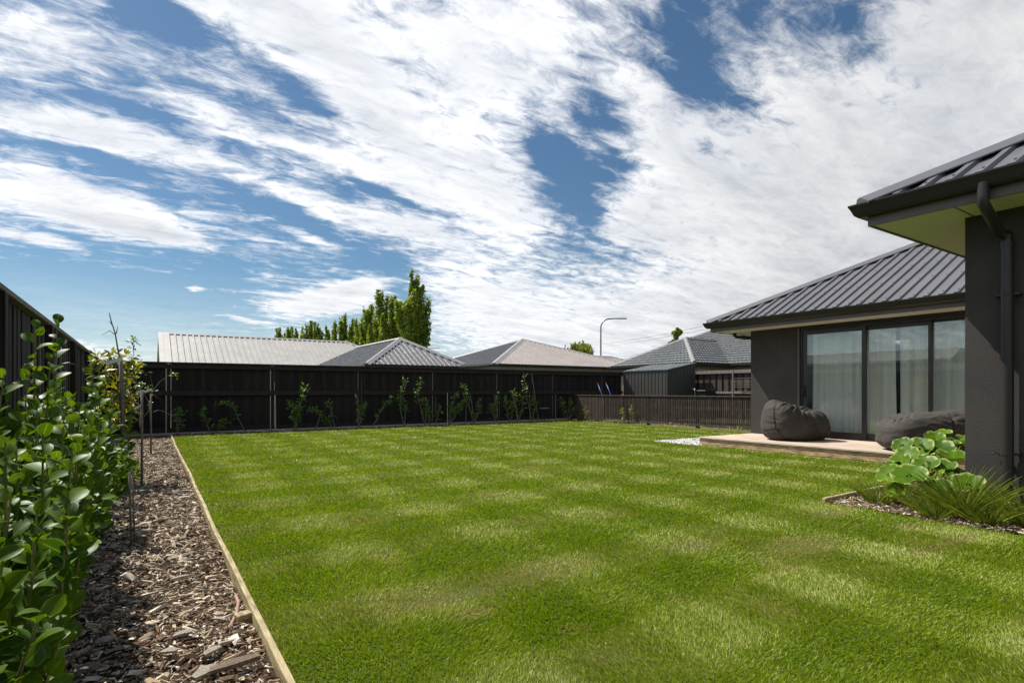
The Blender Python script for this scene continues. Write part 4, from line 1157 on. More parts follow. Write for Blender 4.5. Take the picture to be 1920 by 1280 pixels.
for a, b_ in (((ex, ey0, zt), apx), ((ex, ey1, zt), apx), (apx, (vx, ey0+hw, apx.z)), ((XBW, NY, zt), (XBW+sB, NY-sB, zt+mt*sB)), ((XBW+sB, NY-sB, zt+mt*sB), (XBW+sB, 2, zt+mt*sB))):
    a, b_ = Vector(a)+Vector((0,0,0.04)), Vector(b_)+Vector((0,0,0.04)); hip_cap(mb, a, b_, 0.13, 0.06)
part('ridge_tiles', mb, M_tilecap, HTi)
mb = MB(); sweep(mb, [(XBW, 2), (XBW, ey0), (ex, ey0), (ex, ey1), (XBW, ey1)], [(0, zt-0.16), (0.0, zt), (0.10, zt+0.01), (0.10, zt-0.08), (0.06, zt-0.12)]); part('gutter', mb, M_gutter, HTi)
mb = MB(); mb.box(ex+0.02, XBW+2, ey0+0.02, ey1-0.02, zt-0.17, zt-0.145); mb.box(XBW+0.02, XBW+5, 2, ey0+0.02, zt-0.172, zt-0.147); part('soffit', mb, M_fascia, HTi)
mb = MB(); mb.box(ex+0.5, XBW+2, ey0+0.5, ey1-0.5, -0.05, zt-0.175); mb.box(XBW+0.5, XBW+5, 2.2, ey0+0.49, -0.05, zt-0.175); part('wall', mb, M_brick, HTi)
for i, (a, b_) in enumerate(((15.9, 14.4), (13.6, 12.4), (11.6, 10.2))):
    mb = MB(); mb.box(XBW+0.46, XBW+0.499, b_, a, 1.0, 2.14); f = part('window', mb, M_white, HTi)
    mb = MB(); mb.box(XBW+0.452, XBW+0.459, b_+0.06, a-0.06, 1.06, 2.08); part('pane', mb, M_pane2, f)
for i, (a, b_) in enumerate(((1306+4, 1330), (1340, 1352))):
    xa = at_y(a, 690, ey0+0.5).x; xb_ = at_y(b_, 690, ey0+0.5).x
    mb = MB(); mb.box(xa, xb_, ey0+0.46, ey0+0.499, 1.5, 2.16); f = part('window', mb, M_white, HTi)
    mb = MB(); mb.box(xa+0.05, xb_-0.05, ey0+0.452, ey0+0.459, 1.55, 2.11); part('pane', mb, M_pane2, f)

# neighbour's low building behind the left fence (seen as a thin line over the fence and mirrored in the doors)
HL = thing('neighbour_outbuilding', (-4, 14, 0), 'low neighbouring outbuilding with a pale ribbed roof just showing over the left fence', 'outbuilding')
ZL = 2.27
face_ribbed([(-1.42, 8.2, ZL), (-1.42, 20, ZL), (-5.4, 19.0, ZL+0.62), (-5.4, 9.2, ZL+0.62)], M_greyroof, HL, 0.25, 0.03, 0.035)
face_ribbed([(-9.2, 8.2, ZL), (-9.2, 20, ZL), (-5.4, 19.0, ZL+0.62), (-5.4, 9.2, ZL+0.62)], M_greyroof, HL, 0.25, 0.03, 0.035)
mb = MB(); mb.box(-1.46, -1.36, 8.2, 17.0, ZL-0.10, ZL+0.015, 0.005); part('gutter', mb, M_greyroof, HL)
mb = MB(); mb.box(-8.9, -1.8, 8.6, 19.6, -0.05, ZL-0.11); part('wall', mb, M_whitewall, HL)
HM = thing('neighbour_house', (-9, 2, 0), 'neighbouring hip roofed house behind the left fence, mirrored in the door glass', 'house')
face_ribbed([(-4.2, -8, 2.4), (-4.2, 7.2, 2.4), (-8.2, 3.2, 4.1), (-8.2, -4, 4.1)], M_greyroof, HM, 0.25, 0.03, 0.035)
face_ribbed([(-4.2, 7.2, 2.4), (-12.2, 7.2, 2.4), (-8.2, 3.2, 4.1)], M_greyroof, HM, 0.25, 0.03, 0.035)
face_ribbed([(-12.2, -8, 2.4), (-12.2, 7.2, 2.4), (-8.2, 3.2, 4.1), (-8.2, -4, 4.1)], M_greyroof, HM, 0.25, 0.03, 0.035)
mb = MB(); mb.box(-11.7, -4.7, -7.5, 6.7, -0.05, 2.39); part('wall', mb, M_whitewall, HM)
# hills far to the west (mirrored in the glass)
M_hill = vary_mat('grassy_hill', (0.05,0.07,0.03), (0.11,0.12,0.055), 0.02, (1,1,1), 0.95, 0.2, 1.0, 0.1)
nx, ny = 60, 16; vs = []; fs = []
for j in range(ny+1):
    for i in range(nx+1):
        a = i/nx; y = -500+1500*a; x = -420-40*j
        hh = 60*exp(-((y-520)/230)**2)+28*exp(-((y-100)/260)**2)
        z = hh*sin(pi*min(1, j/ny))*(0.85+0.3*mn.noise(Vector((x*0.006, y*0.006, 0))))+3*mn.noise(Vector((x*0.02, y*0.02, 2)))-1
        vs.append((x, y, z))
for j in range(ny):
    for i in range(nx): fs.append((j*(nx+1)+i, j*(nx+1)+i+1, (j+1)*(nx+1)+i+1, (j+1)*(nx+1)+i))
o = mesh_obj('hills', vs, fs, M_hill, True); o['kind'] = 'structure'

# ------------------------------------------------------------------ street lamps and wires
def street_lamp(px, py_top, t, side, ln, lab, r=0.07):
    top = at_t(px, py_top, t); base = Vector((top.x, top.y, 0)); hgt = top.z
    rt = Vector((CY, -SY, 0))*side
    root = thing('street_lamp', base, lab, 'street lamp', 'street lamps beyond the houses')
    mb = MB(); R_b = 0.9 if ln < 3 else 1.3
    P = [base, base+Vector((0,0,hgt*0.5)), base+Vector((0,0,hgt-R_b))]; rs = [r*1.3, r*1.1, r]
    for k in range(1, 9):
        a = pi/2*k/8; P.append(base+rt*(R_b*(1-cos(a)))+Vector((0,0,hgt-R_b+R_b*sin(a)))); rs.append(r*0.95)
    P.append(base+rt*ln+Vector((0,0,hgt+0.03))); rs.append(r*0.8)
    mb.tube(P, rs, 10); part('pole', mb, M_galv, root, smooth=True)
    e = base+rt*(ln+0.42)+Vector((0,0,hgt+0.02))
    mb = MB(); mb.obox(e, rt, Vector((SY, CY, 0)), (0,0,1), 0.5, 0.15, 0.055, 0.04); part('lamp_head', mb, M_flash, root)
    return root
street_lamp(1126.5, 597.5, 55, 1, 1.6, 'tall curved steel street lamp standing alone in the sky right of centre')
street_lamp(789, 653, 105, 1, 2.6, 'distant street lamp right of the tallest poplar with only its arm above the pyramid roof', 0.06)
for k, (a, b_) in enumerate((((1100, 651), (1320, 611)), ((1110, 645), (1320, 604)), ((1130, 668), (1300, 640)))):
    p, q = at_t(a[0], a[1], 120), at_t(b_[0], b_[1], 45)
    d = q-p; p2 = p-d*0.3; q2 = q+d*0.35
    P = [p2+(q2-p2)*(i/14)-Vector((0,0,0.5*sin(pi*i/14))) for i in range(15)]
    mb = MB(); mb.tube(P, 0.013, 5)
    single('power_line', mb, M_black, p2, ('lower of the two long power lines rising to the right behind the street lamp', 'upper of the two long power lines rising to the right behind the street lamp', 'lowest faint power line just above the tiled roof')[k], 'power line', 'power lines')
# ------------------------------------------------------------------ trees beyond
def unit_rand(n): return nrm(RNG.normal(0, 1, (n, 3)))
T_SMALL = (np.array([(-0.5,0,0),(0,-0.9,0.08),(0.5,0,0),(0,0.9,-0.1)]), np.array([(0,1,2,3)]))
def poplar(px, py_top, t, wpx, lab, nleaf, seed):
    rng = np.random.default_rng(seed)
    top = at_t(px, py_top, t); Hh = top.z; base = Vector((top.x, top.y, 0)); W = wpx*t/F/2
    root = thing('poplar_tree', base, lab, 'tree', 'row of poplar trees')
    mb = MB(); mb.tube([base, base+Vector((0.1,0,Hh*0.5)), base+Vector((0,0,Hh*0.93))], [0.28, 0.16, 0.03], 7)
    limbs = []
    nl = 20
    for k in range(nl):
        a = rng.uniform(0, 2*pi); z0 = Hh*rng.uniform(0.10, 0.72); ln = Hh*rng.uniform(0.16, 0.30)
        rr = W*rng.uniform(0.45, 1.0)*(1.0 if z0 < 0.6*Hh else 0.55)
        p0 = base+Vector((0,0,z0)); p1 = p0+Vector((cos(a)*rr*0.8, sin(a)*rr*0.8, ln*0.40)); p2 = p0+Vector((cos(a)*rr, sin(a)*rr, ln))
        limbs.append((p0, p1, p2)); mb.tube([p0, p1, p2], [0.08, 0.05, 0.015], 5, cap=False)
    part('trunk', mb, M_bark, root, fix=False)
    # plumes: upright clumps around limbs and leader
    cen = []; rad = []
    for p0, p1, p2 in limbs:
        for f in np.linspace(0.25, 1.05, 7):
            c = (p0.lerp(p1, f*2) if f < 0.5 else p1.lerp(p2, (f-0.5)*2))
            cen.append(c); rad.append(W*rng.uniform(0.20, 0.42)*(1.15-0.5*f))
    for f in np.linspace(0.12, 1.0, 26):
        c = base+Vector((rng.normal(0, W*0.15*(1-f)), rng.normal(0, W*0.15*(1-f)), Hh*f*0.985)); cen.append(c); rad.append(W*(0.12+0.42*(1-f)))
    cen = np.array([tuple(c) for c in cen]); rad = np.array(rad)
    i = rng.choice(len(cen), nleaf, p=(rad**1.3)/np.sum(rad**1.3))
    u = unit_rand(nleaf); r = rng.random(nleaf)**0.45
    pos = cen[i]+u*(rad[i]*r)[:,None]*np.array([1,1,2.0])
    pos[:,2] = np.minimum(pos[:,2], Hh+0.2)
    sc = (0.09+0.0017*t)*(0.7+0.7*rng.random(nleaf))
    o = leaves_obj('crown', pos, unit_rand(nleaf)+np.array([0,0,0.4]), u+unit_rand(nleaf)*0.8, sc, ML_poplar, root, T_SMALL, smooth=False)
    return root
PP = [(772,508,64,46,'tallest poplar tree at the right end of the row',9000),
      (741,556,67,34,'lower poplar tree on the left flank of the tallest one',6000),
      (717,549,78,30,'tall narrow poplar tree left of the tallest pair, second highest point of the row',6000),
      (696,571,88,24,'pointed poplar tree just left of the second highest point',4000),
      (682,577,93,26,'poplar tree standing third group from the right, above the end of the long grey roof',4000),
      (661,598,100,24,'poplar tree right above the ridge end of the long grey roof',3600),
      (647,589,101,24,'slightly taller poplar with a double tip in the middle of the row',3600),
      (628,602,110,20,'dark narrow poplar tree left of the double tipped one',3000),
      (611,611,116,20,'yellowish poplar tree in the low middle part of the row',3000),
      (596,607,118,18,'small poplar with a pointed tip left of the yellowish one',2600),
      (583,604,120,20,'small poplar with the highest tip of the low left part',2600),
      (567,614,127,17,'narrow dark poplar in the low left part of the row',2400),
      (555,615,130,16,'small round topped poplar in the low left part, fourth from the left end',2200),
      (544,616,134,15,'small poplar third from the left end of the row',2200),
      (534,622,138,13,'very small poplar second from the left end of the row',1800),
      (525,617,141,16,'small dark poplar with a cone top near the left end of the row',2000),
      (516,629,146,10,'smallest poplar at the left end of the row',1400)]
for k, (px, py, t, w_, lab, nl) in enumerate(PP): poplar(px, py, t, w_*(1.4 if k < 2 else 1.75), lab, int(nl*1.8), 100+k)
def blob_tree(name, px, py_top, t, wpx, hpx, lab, mat, nleaf, seed, droop=False, cat='tree', clumps=26, leaf=0.16):
    rng = np.random.default_rng(seed)
    top = at_t(px, py_top, t); W = wpx*t/F/2; Hc = hpx*t/F; Hh = top.z; base = Vector((top.x, top.y, 0))
    root = thing(name, base, lab, cat)
    mb = MB(); zc = Hh-Hc*0.5
    mb.tube([base, base+Vector((0.1,0.1,zc*0.6)), base+Vector((0,0,Hh-Hc*0.2))], [0.25*Hh/8, 0.15*Hh/8, 0.03], 7)
    cen = []; rad = []
    for k in range(clumps):
        u = unit_rand(1)[0]; c = Vector((base.x+u[0]*W*0.68, base.y+u[1]*W*0.68, zc+u[2]*Hc*0.34)); cen.append(c); rad.append(W*rng.uniform(0.2, 0.42))
        mb.tube([base+Vector((0,0,zc*0.7)), (base+Vector((0,0,zc)))*0.5+c*0.5, c], [0.05, 0.03, 0.01], 4, cap=False)
    part('trunk', mb, M_bark, root, fix=False)
    cen = np.array([tuple(c) for c in cen]); rad = np.array(rad)
    i = rng.integers(0, clumps, nleaf); u = unit_rand(nleaf)
    pos = cen[i]+u*(rad[i]*rng.random(nleaf)**0.4)[:,None]
    d = unit_rand(nleaf)
    if droop:
        pos[:,2] -= rng.random(nleaf)**1.5*Hc*0.35; d = d*0.35+np.array([0,0,-1.0])
    leaves_obj('crown', pos, d, u+unit_rand(nleaf)*0.7, leaf*(0.7+0.6*rng.random(nleaf)), mat, root, T_SMALL, smooth=False)
blob_tree('willow_tree', 1082, 641, 75, 72, 50, 'rounded yellow green willow tree behind the right end of the pyramid roof', ML_willow, 9000, 5, True, clumps=34, leaf=0.22)
blob_tree('young_tree', 1269, 613, 42, 21, 22, 'upright sparse young tree behind the tiled house, taller one', ML_poplar, 700, 6, clumps=14, leaf=0.11)
blob_tree('young_tree', 1264, 634, 43, 26, 24, 'bushy lower tree right beside the tall sparse one behind the tiled roof', ML_poplar, 1500, 8, clumps=14, leaf=0.11)
blob_tree('young_tree', 1294, 630, 48, 14, 14, 'tiny tree top peeping over the ridge of the tiled roof', ML_poplar, 500, 9, clumps=8, leaf=0.11)
blob_tree('bush', 788, 655, 66, 18, 30, 'small dark bush top at the right foot of the tallest poplar', ML_poplar, 1500, 10, cat='bush', clumps=10, leaf=0.16)

# ------------------------------------------------------------------ young shrubs along the far fence
TL_SH = leaf_template(3, 0.26, 0.08, -0.15, 'oval')
def young_shrub(stems, base, lab, nper, seed, spread=0.11, mat=None, leaf=0.085, group='young shrubs along the far fence'):
    """stems: list of polylines of world points"""
    rng = np.random.default_rng(seed)
    root = thing('young_shrub', base, lab, 'shrub', group)
    pos = []; d = []
    for st in stems:
        mb = MB(); mb.tube(st, [0.014-0.009*i/(len(st)-1) for i in range(len(st))], 6, cap=False); part('stem', mb, M_twig, root, fix=False, smooth=True)
        for k in range(nper):
            f = rng.uniform(0.28, 1.02)*(len(st)-1); i = min(int(f), len(st)-2); p = st[i].lerp(st[i+1], f-i)
            u = unit_rand(1)[0]*np.array([1,0.8,0.9]); q = np.array(tuple(p))+u*spread*rng.uniform(0.2, 1)*(1.1-0.5*f/len(st))
            pos.append(q); d.append(u+np.array([0,0,0.5]))
    n = len(pos)
    leaves_obj('foliage', np.array(pos), np.array(d), unit_rand(n)*0.6+np.array([0,-0.4,0.7]), leaf*(0.7+0.6*rng.random(n)), mat or ML_shrub, root, TL_SH)
def px_stem(pts, y):
    P = [at_y(a, b, y) for a, b in pts]
    P[0].z = -0.02
    return P
YB = 16.45
SH = [
 ([[(333,812),(334,790),(333,768)], [(333,812),(337,785),(340,772)]], 'small thin shrub behind the bright light-leak strip on the fence at the left end', 30, 0.12),
 ([[(395,809),(387,790),(379,767)]], 'small upright shrub, second from the left along the far fence', 48, 0.10),
 ([[(461,811),(447,785),(437,762),(423,756),(408,757)], [(404,808),(416,795),(424,788)]], 'shrub with a leaning stem bent over to the left, third from the left', 50, 0.09),
 ([[(554,801),(552,780),(546,756)], [(555,801),(560,770),(572,723)], [(555,801),(556,780),(562,762)]], 'tall bushy shrub just right of the second bright light-leak strip', 62, 0.13),
 ([[(591,803),(600,780),(588,765),(575,775)]], 'low arching shrub with a bare bent stem right of the tall bushy one', 34, 0.09),
 ([[(626,805),(615,790),(603,784)], [(630,803),(622,780),(617,753)]], 'spindly shrub with crossed stems left of the third fence joint', 38, 0.10),
 ([[(671,802),(674,775),(669,748)], [(672,802),(680,770),(684,757)]], 'narrow upright shrub in front of the third fence joint', 40, 0.10),
 ([[(697,799),(708,782),(722,757),(736,745)]], 'shrub leaning far to the right in the left half of the fence', 50, 0.10),
 ([[(758,797),(750,765),(752,740),(758,712)], [(758,797),(762,760),(747,745)]], 'tall narrow shrub with a kinked stem right of the leaning one', 55, 0.12),
 ([[(797,794),(788,760),(781,735),(789,713)], [(797,794),(800,765),(795,750)]], 'bright green tall shrub leaning left near the middle of the fence', 55, 0.11),
 ([[(816,795),(822,775),(824,760)], [(806,794),(803,780),(808,770)]], 'knee high shrub between the two tall ones in the middle', 40, 0.12),
 ([[(841,793),(845,765),(856,740)], [(842,793),(862,765),(872,750)], [(842,793),(850,770),(866,760)]], 'wide bushy shrub right of the pale stake in the middle', 60, 0.14),
 ([[(889,792),(878,755),(868,718)], [(889,792),(898,770),(897,750)]], 'tall thin shrub between two stakes right of the wide bushy one', 48, 0.11),
 ([[(930,793),(926,765),(932,740)], [(931,793),(921,770),(918,760)]], 'middle height dense shrub in the right half of the fence', 58, 0.13),
 ([[(955,790),(950,765),(948,745)], [(956,790),(962,770),(958,755)]], 'slim shrub just left of the leaning pale stake', 46, 0.10),
 ([[(972,790),(968,760),(963,735)], [(972,790),(980,760),(975,740)]], 'shrub growing behind the leaning pale stake', 50, 0.12),
 ([[(998,786),(990,755),(983,725),(985,702)], [(998,786),(1004,760),(1000,745)]], 'tallest slender shrub near the black stool', 55, 0.12),
 ([[(1062,784),(1056,765),(1051,748)], [(1062,784),(1068,762),(1071,752)], [(1062,784),(1082,770),(1094,762)], [(1062,784),(1078,765),(1086,757)]], 'wide low shrub in the right corner of the far bed', 60, 0.14),
]
for k, (st, lab, n_, sp) in enumerate(SH):
    stems = [px_stem(s_, YB+0.05*((k*7) % 3-1)) for s_ in st]
    young_shrub(stems, stems[0][0].copy(), lab, n_, 300+k, sp)
# yellow green seedling by the slatted fence
stl = [[Vector((13.60, at_x(1184, 790, 13.6).y, 0)), at_x(1182, 775, 13.6), at_x(1183, 764, 13.6)], [Vector((13.60, at_x(1172, 790, 13.6).y, 0)), at_x(1168, 778, 13.6), at_x(1166, 768, 13.6)]]
young_shrub(stl, stl[0][0].copy(), 'yellow green seedling shrub against the low slatted fence', 34, 333, 0.08, ML_yellow, 0.07, None)
stl = [[Vector((13.55, at_x(1098, 788, 13.55).y, 0)), at_x(1100, 775, 13.5), at_x(1097, 763, 13.5)]]
young_shrub(stl, stl[0][0].copy(), 'reddish dark little shrub at the left end of the low slatted fence', 40, 334, 0.14, ML_yellow, 0.06, None)
# stakes
for k, (a, b_, lab) in enumerate((((839,793),(839,736),'pale upright stake beside the wide bushy shrub'), ((873,791),(875,730),'thin grey stake left of the tall thin shrub'),
                     ((892,790),(881,738),'slanting thin stake left of the two joined ones'), ((933,791),(932,740),'thin stake rising out of the dense shrub'),
                     ((972,790),(960,731),'leaning pale stake in the right half of the fence'), ((994,785),(993,737),'short grey stake behind the slender shrub'),
                     ((1010,782),(997,700),'long thin cane leaning on the far fence above the stool'), ((1042,772),(1042,740),'dim upright stake right of the black stool'),
                     ((517,807),(516,740),'slim pale stake next to the second fence joint'))):
    p, q = at_y(*a, 16.5), at_y(*b_, 16.6); p.z = -0.05
    mb = MB(); mb.tube([p, q], [0.013, 0.011], 6)
    single('stake', mb, M_pale if k in (0, 4, 8) else M_stake, p, lab, 'stake', 'garden stakes in the far bed')

# ------------------------------------------------------------------ glossy broadleaf shrubs on the left
TL_G = leaf_template(6, 0.38, 0.13, -0.26, 'oval', stalk=0.14)
def gris(x, y, hgt, rx, ry, nst, lab, seed, shoots=(), nl=24, leaf=0.085):
    rng = np.random.default_rng(seed)
    root = thing('broadleaf_shrub', (x, y, 0), lab, 'shrub', 'glossy broadleaf shrubs along the left fence')
    pos = []; dd = []; up = []; sz = []; mb = MB()
    tips = [(x+rx*rng.uniform(-1, 1), y+ry*rng.uniform(-1, 1), hgt*rng.uniform(0.35, 0.95)) for _ in range(nst)]
    tips += list(shoots)
    for k, (tx, ty, tz) in enumerate(tips):
        base = Vector((x+(tx-x)*0.25, y+(ty-y)*0.25, -0.03)); tip = Vector((tx, ty, tz))
        mid = base.lerp(tip, 0.5)+Vector(((tx-x)*0.2, (ty-y)*0.2, -0.02*hgt))
        P = [base, base.lerp(mid, 0.55), mid, mid.lerp(tip, 0.5)+Vector((rng.normal(0, .01), rng.normal(0, .01), 0)), tip]
        mb.tube(P, [0.009, 0.007, 0.006, 0.005, 0.0025], 5, cap=False)
        special = k >= nst
        n = int(nl*(0.7+tz*0.6)) if not special else int(nl*1.15)
        ph = rng.uniform(0, 6)
        for i in range(n):
            f = (0.12+0.88*((i+rng.random()*0.5)/n)) if not special else 0.25+0.75*((i+0.3)/n)
            g = f*4; j = min(int(g), 3); p = P[j].lerp(P[j+1], g-j)
            a = ph+i*2.4+rng.normal(0, 0.35)
            out = np.array([cos(a), sin(a), rng.uniform(0.3, 1.5) if f < 0.97 else 2.5])
            pos.append(tuple(p)); dd.append(out)
            up.append(np.array([cos(a)*-0.3+0.1, sin(a)*-0.3-0.45, 0.65])+rng.normal(0, 0.42, 3))
            sz.append(leaf*rng.uniform(0.55, 1.15)*(1.0-0.35*max(0, f-0.85)/0.15*(0.6 if special else 1)))
    part('stem', mb, M_greenstem, root, fix=False, smooth=True)
    leaves_obj('foliage', np.array(pos), np.array(dd), np.array(up), np.array(sz), ML_gris, root, TL_G)
def tp(px, py, x): p = at_x(px, py, x); return (p.x, p.y, p.z)
gris(-0.48, 2.05, 0.90, 0.30, 0.40, 52, 'nearest glossy broadleaf shrub, cut by the bottom left corner', 1, nl=22, leaf=0.072)
gris(-0.46, 2.75, 1.03, 0.28, 0.38, 52, 'dense glossy broadleaf shrub second from the camera at left', 2, ((tp(8,700,-0.47)),), leaf=0.076)
gris(-0.50, 3.45, 1.10, 0.30, 0.40, 46, 'glossy broadleaf shrub with a single upright shoot topped by small leaves', 3, (tp(66,606,-0.52), tp(48,690,-0.5)), leaf=0.08)
gris(-0.46, 4.15, 1.14, 0.28, 0.38, 44, 'tallest glossy broadleaf shrub whose leading shoot rises above the fence line', 4, (tp(108,600,-0.46), tp(95,668,-0.44)), leaf=0.088)
gris(-0.50, 4.95, 1.10, 0.26, 0.38, 40, 'glossy broadleaf shrub just beyond the tallest one', 5, (tp(140,745,-0.45),), leaf=0.084)
gris(-0.42, 5.6, 1.20, 0.24, 0.38, 34, 'glossy broadleaf shrub with large shiny leaves near the yellow leaved tree', 6, (tp(172,672,-0.42), tp(186,690,-0.40)), leaf=0.095)
gris(-0.36, 6.6, 0.70, 0.30, 0.45, 34, 'low glossy broadleaf shrub under the yellow leaved tree', 7, (), leaf=0.085)
gris(-0.26, 7.7, 0.45, 0.22, 0.40, 16, 'small far glossy broadleaf shrub beside the stakes', 8, (tp(245,775,-0.12),), leaf=0.085)

# yellow leaved young tree with stake
def stick(name, pts, r0, r1, mat, lab, cat, group=None):
    mb = MB(); n = len(pts); mb.tube(pts, [r0+(r1-r0)*i/(n-1) for i in range(n)], 7)
    return single(name, mb, mat, pts[0], lab, cat, group, smooth=True)
ty = 8.6
base = at_y(232, 800, ty); base.z = -0.03
root = thing('young_tree', base, 'young staked tree with yellowing leaves above the broadleaf shrubs at left', 'tree')
PT = [base, at_y(233,760,ty), at_y(229,700,ty), at_y(226,665,ty)]
mb = MB(); mb.tube(PT, [0.016,0.013,0.010,0.006], 7); part('trunk', mb, M_twig, root, smooth=True)
rng = np.random.default_rng(77); pos = []; dd = []
cl = [(200,672,16),(213,690,14),(190,700,14),(222,715,16),(236,705,14),(208,730,16),(228,745,16),(245,735,14),(215,760,14),(236,775,14),(222,790,12),(206,783,10),(242,755,12),(250,690,9),(232,672,12),(212,668,12),(182,672,10),(190,735,12),(200,755,12)]
mb = MB()
for a, b_, s_ in cl:
    c = at_y(a, b_, ty+rng.uniform(-0.25, 0.25)); j = PT[1].lerp(PT[3], rng.uniform(0, 1)); mb.tube([j, (j+c)/2+Vector((0,0,0.03)), c], [0.006, 0.004, 0.002], 4, cap=False)
    for _ in range(30):
        u = unit_rand(1)[0]; pos.append(np.array(tuple(c))+u*s_*ty/F*rng.random()**0.5*0.9); dd.append(u+np.array([0,0,0.1]))
part('branches', mb, M_twig, root, fix=False)
n = len(pos); leaves_obj('foliage', np.array(pos), np.array(dd), unit_rand(n)*0.5+np.array([0,-0.2,0.8]), 0.075*(0.6+0.7*rng.random(n)), ML_yellow, root, TL_SH)
# upright stake + bare twig
x_ = at_y(228, 740, 8.3)
p = at_y(230, 800, 8.3); p.z = -0.1
stick('stake', [p, at_y(229,740,8.3), at_y(226,670,8.3)], 0.022, 0.020, M_stake, 'thick dark stake carrying the bare twig above the yellow leaves', 'stake')
def bare(pts_list, y, name, lab, cat, r=0.008, mat=None, leaves=(), lm=None):
    b0 = at_y(*pts_list[0][0], y)
    root = thing(name, b0, lab, cat)
    for i, pts in enumerate(pts_list):
        P = [at_y(a, b_, y+0.03*k) for k, (a, b_) in enumerate(pts)]
        rr = r if i == 0 else r*0.55
        mb = MB(); mb.tube(P, [rr-(rr*0.7)*k/(len(P)-1) for k in range(len(P))], 6, cap=False); part('branch' if i else 'stem', mb, mat or M_twig, root, smooth=True, fix=False)
    if leaves:
        rg = np.random.default_rng(len(leaves)*13+int(b0.x*100)); pos = []; dd = []
        for a, b_, s_, n in leaves:
            c = at_y(a, b_, y)
            for _ in range(n):
                u = unit_rand(1)[0]; pos.append(np.array(tuple(c))+u*s_*y/F*0.8*rg.random()**0.5); dd.append(u*np.array([1,1,0.5]))
        n = len(pos); leaves_obj('foliage', np.array(pos), np.array(dd), unit_rand(n)*0.4+np.array([0,-0.2,0.9]), 0.055*(0.6+0.7*rg.random(n)), lm or ML_shrub, root, TL_SH)
    return root
bare([[(226,680),(221,655),(216,625),(209,603),(205,586)], [(217,628),(206,620),(192,627)], [(213,614),(207,604),(203,602)], [(218,625),(220,615),(221,611)], [(209,605),(207,596),(204,590)]], 8.3, 'bare_twig', 'bare grey twig rising above the fence line into the sky at left', 'twig', 0.012)
bare([[(262,800),(260,760),(256,720),(252,680),(250,650),(249,634)], [(256,690),(262,680),(266,672)]], 9.6, 'sapling', 'slender sapling with a leafy tip standing above the fence line', 'sapling', 0.010, None,
     [(250,637,6,12),(254,640,7,10),(246,640,5,8),(248,652,4,7),(250,668,6,10),(262,683,8,16),(268,700,9,16),(255,720,8,12),(262,735,6,8)])
bare([[(283,812),(283,780),(282,757),(285,735),(300,715),(322,700)], [(282,757),(270,740),(262,720)], [(283,765),(275,775),(269,782)], [(285,738),(295,745),(302,748)], [(288,730),(284,715),(281,700)]], 12.2, 'sapling', 'crooked sapling with bare forked branches left of the bright light-leak strip on the fence', 'sapling', 0.014, None,
     [(325,703,5,12),(329,706,4,8),(288,735,5,8),(281,757,5,8),(276,722,5,7)])
bare([[(288,772),(295,769),(305,770),(318,777),(332,783)], [(332,783),(331,800),(330,812)]], 12.6, 'bent_branch', 'pale bent branch arching to the right in front of the far fence', 'branch', 0.010)
for (a, b_, y, r_, lab) in (((283,815),(283,738),12.0,0.016,'far dark stake beside the crooked sapling'), ((266,860),(266,735),8.0,0.014,'near upright stake with white tags at its top'),
                      ((246,938),(243,885),5.0,0.008,'short left stake of the pair in the sunny bark'), ((253,938),(248,880),5.05,0.006,'short right stake of the pair in the sunny bark')):
    p = at_y(*a, y); p.z = -0.06
    stick('stake', [p, at_y(*b_, y)], r_, r_*0.9, M_stake, lab, 'stake')
def tagc(px, py, y, ax, hx, hz, lab):
    p = at_y(px, py, y); mb = MB(); mb.obox(p, ax, (0.1,1,0.1), (-ax[2],0,ax[0]), hx, 0.002, hz)
    single('plant_tag', mb, M_white, p, lab, 'plant tag', 'white plant tags')
tagc(213, 677, 8.15, (1,0.3,0.38), 0.085, 0.022, 'larger white plant tag under the yellow leaves, tilted')
tagc(263, 734, 7.9, (1,0.2,0.3), 0.04, 0.012, 'small white plant tag on top of the near stake')
tagc(278, 732, 8.1, (1,0.2,0.45), 0.045, 0.013, 'small white plant tag floating right of the near stake')
tagc(258, 763, 8.0, (1,0.2,0.5), 0.04, 0.012, 'lowest small white plant tag left of the near stake')

# ------------------------------------------------------------------ round leaved plant by the near wall
def round_leaf(nr=7, na=26):
    v = [(0,0,0)]; rim = [0.0]; f = []
    for j in range(1, nr+1):
        r = j/nr
        for i in range(na):
            a = -pi/2+2*pi*(i+0.5)/na
            notch = 1-0.55*exp(-((abs((a+pi/2+pi) % (2*pi)-pi))/0.20)**2)
            wav = 1+0.03*sin(a*5+1)+0.012*sin(a*17+1)
            rr = r*notch*wav
            z = 0.22*r*r+0.05*r*r*sin(a*5+0.7)+0.035*r**3*sin(a*13)-0.02*cos(a*8)*r
            v.append((rr*cos(a), rr*sin(a), z)); rim.append(max(0.0, (r-0.45)/0.55)*(0.75+0.3*sin(a*7+1)*sin(a*3))+0.30*r*r*sin(a*16) if r > 0.4 else 0.1)
    for i in range(na): f.append((0, 1+i, 1+(i+1) % na, 1+(i+1) % na))
    F4 = []
    for j in range(nr-1):
        for i in range(na):
            i2 = (i+1) % na; F4.append((1+j*na+i, 1+j*na+i2, 1+(j+1)*na+i2, 1+(j+1)*na+i))
    tri = [(0, 1+i, 1+(i+1) % na) for i in range(na)]
    return v, tri, F4, rim
RV, RT, RQ, RR = round_leaf()
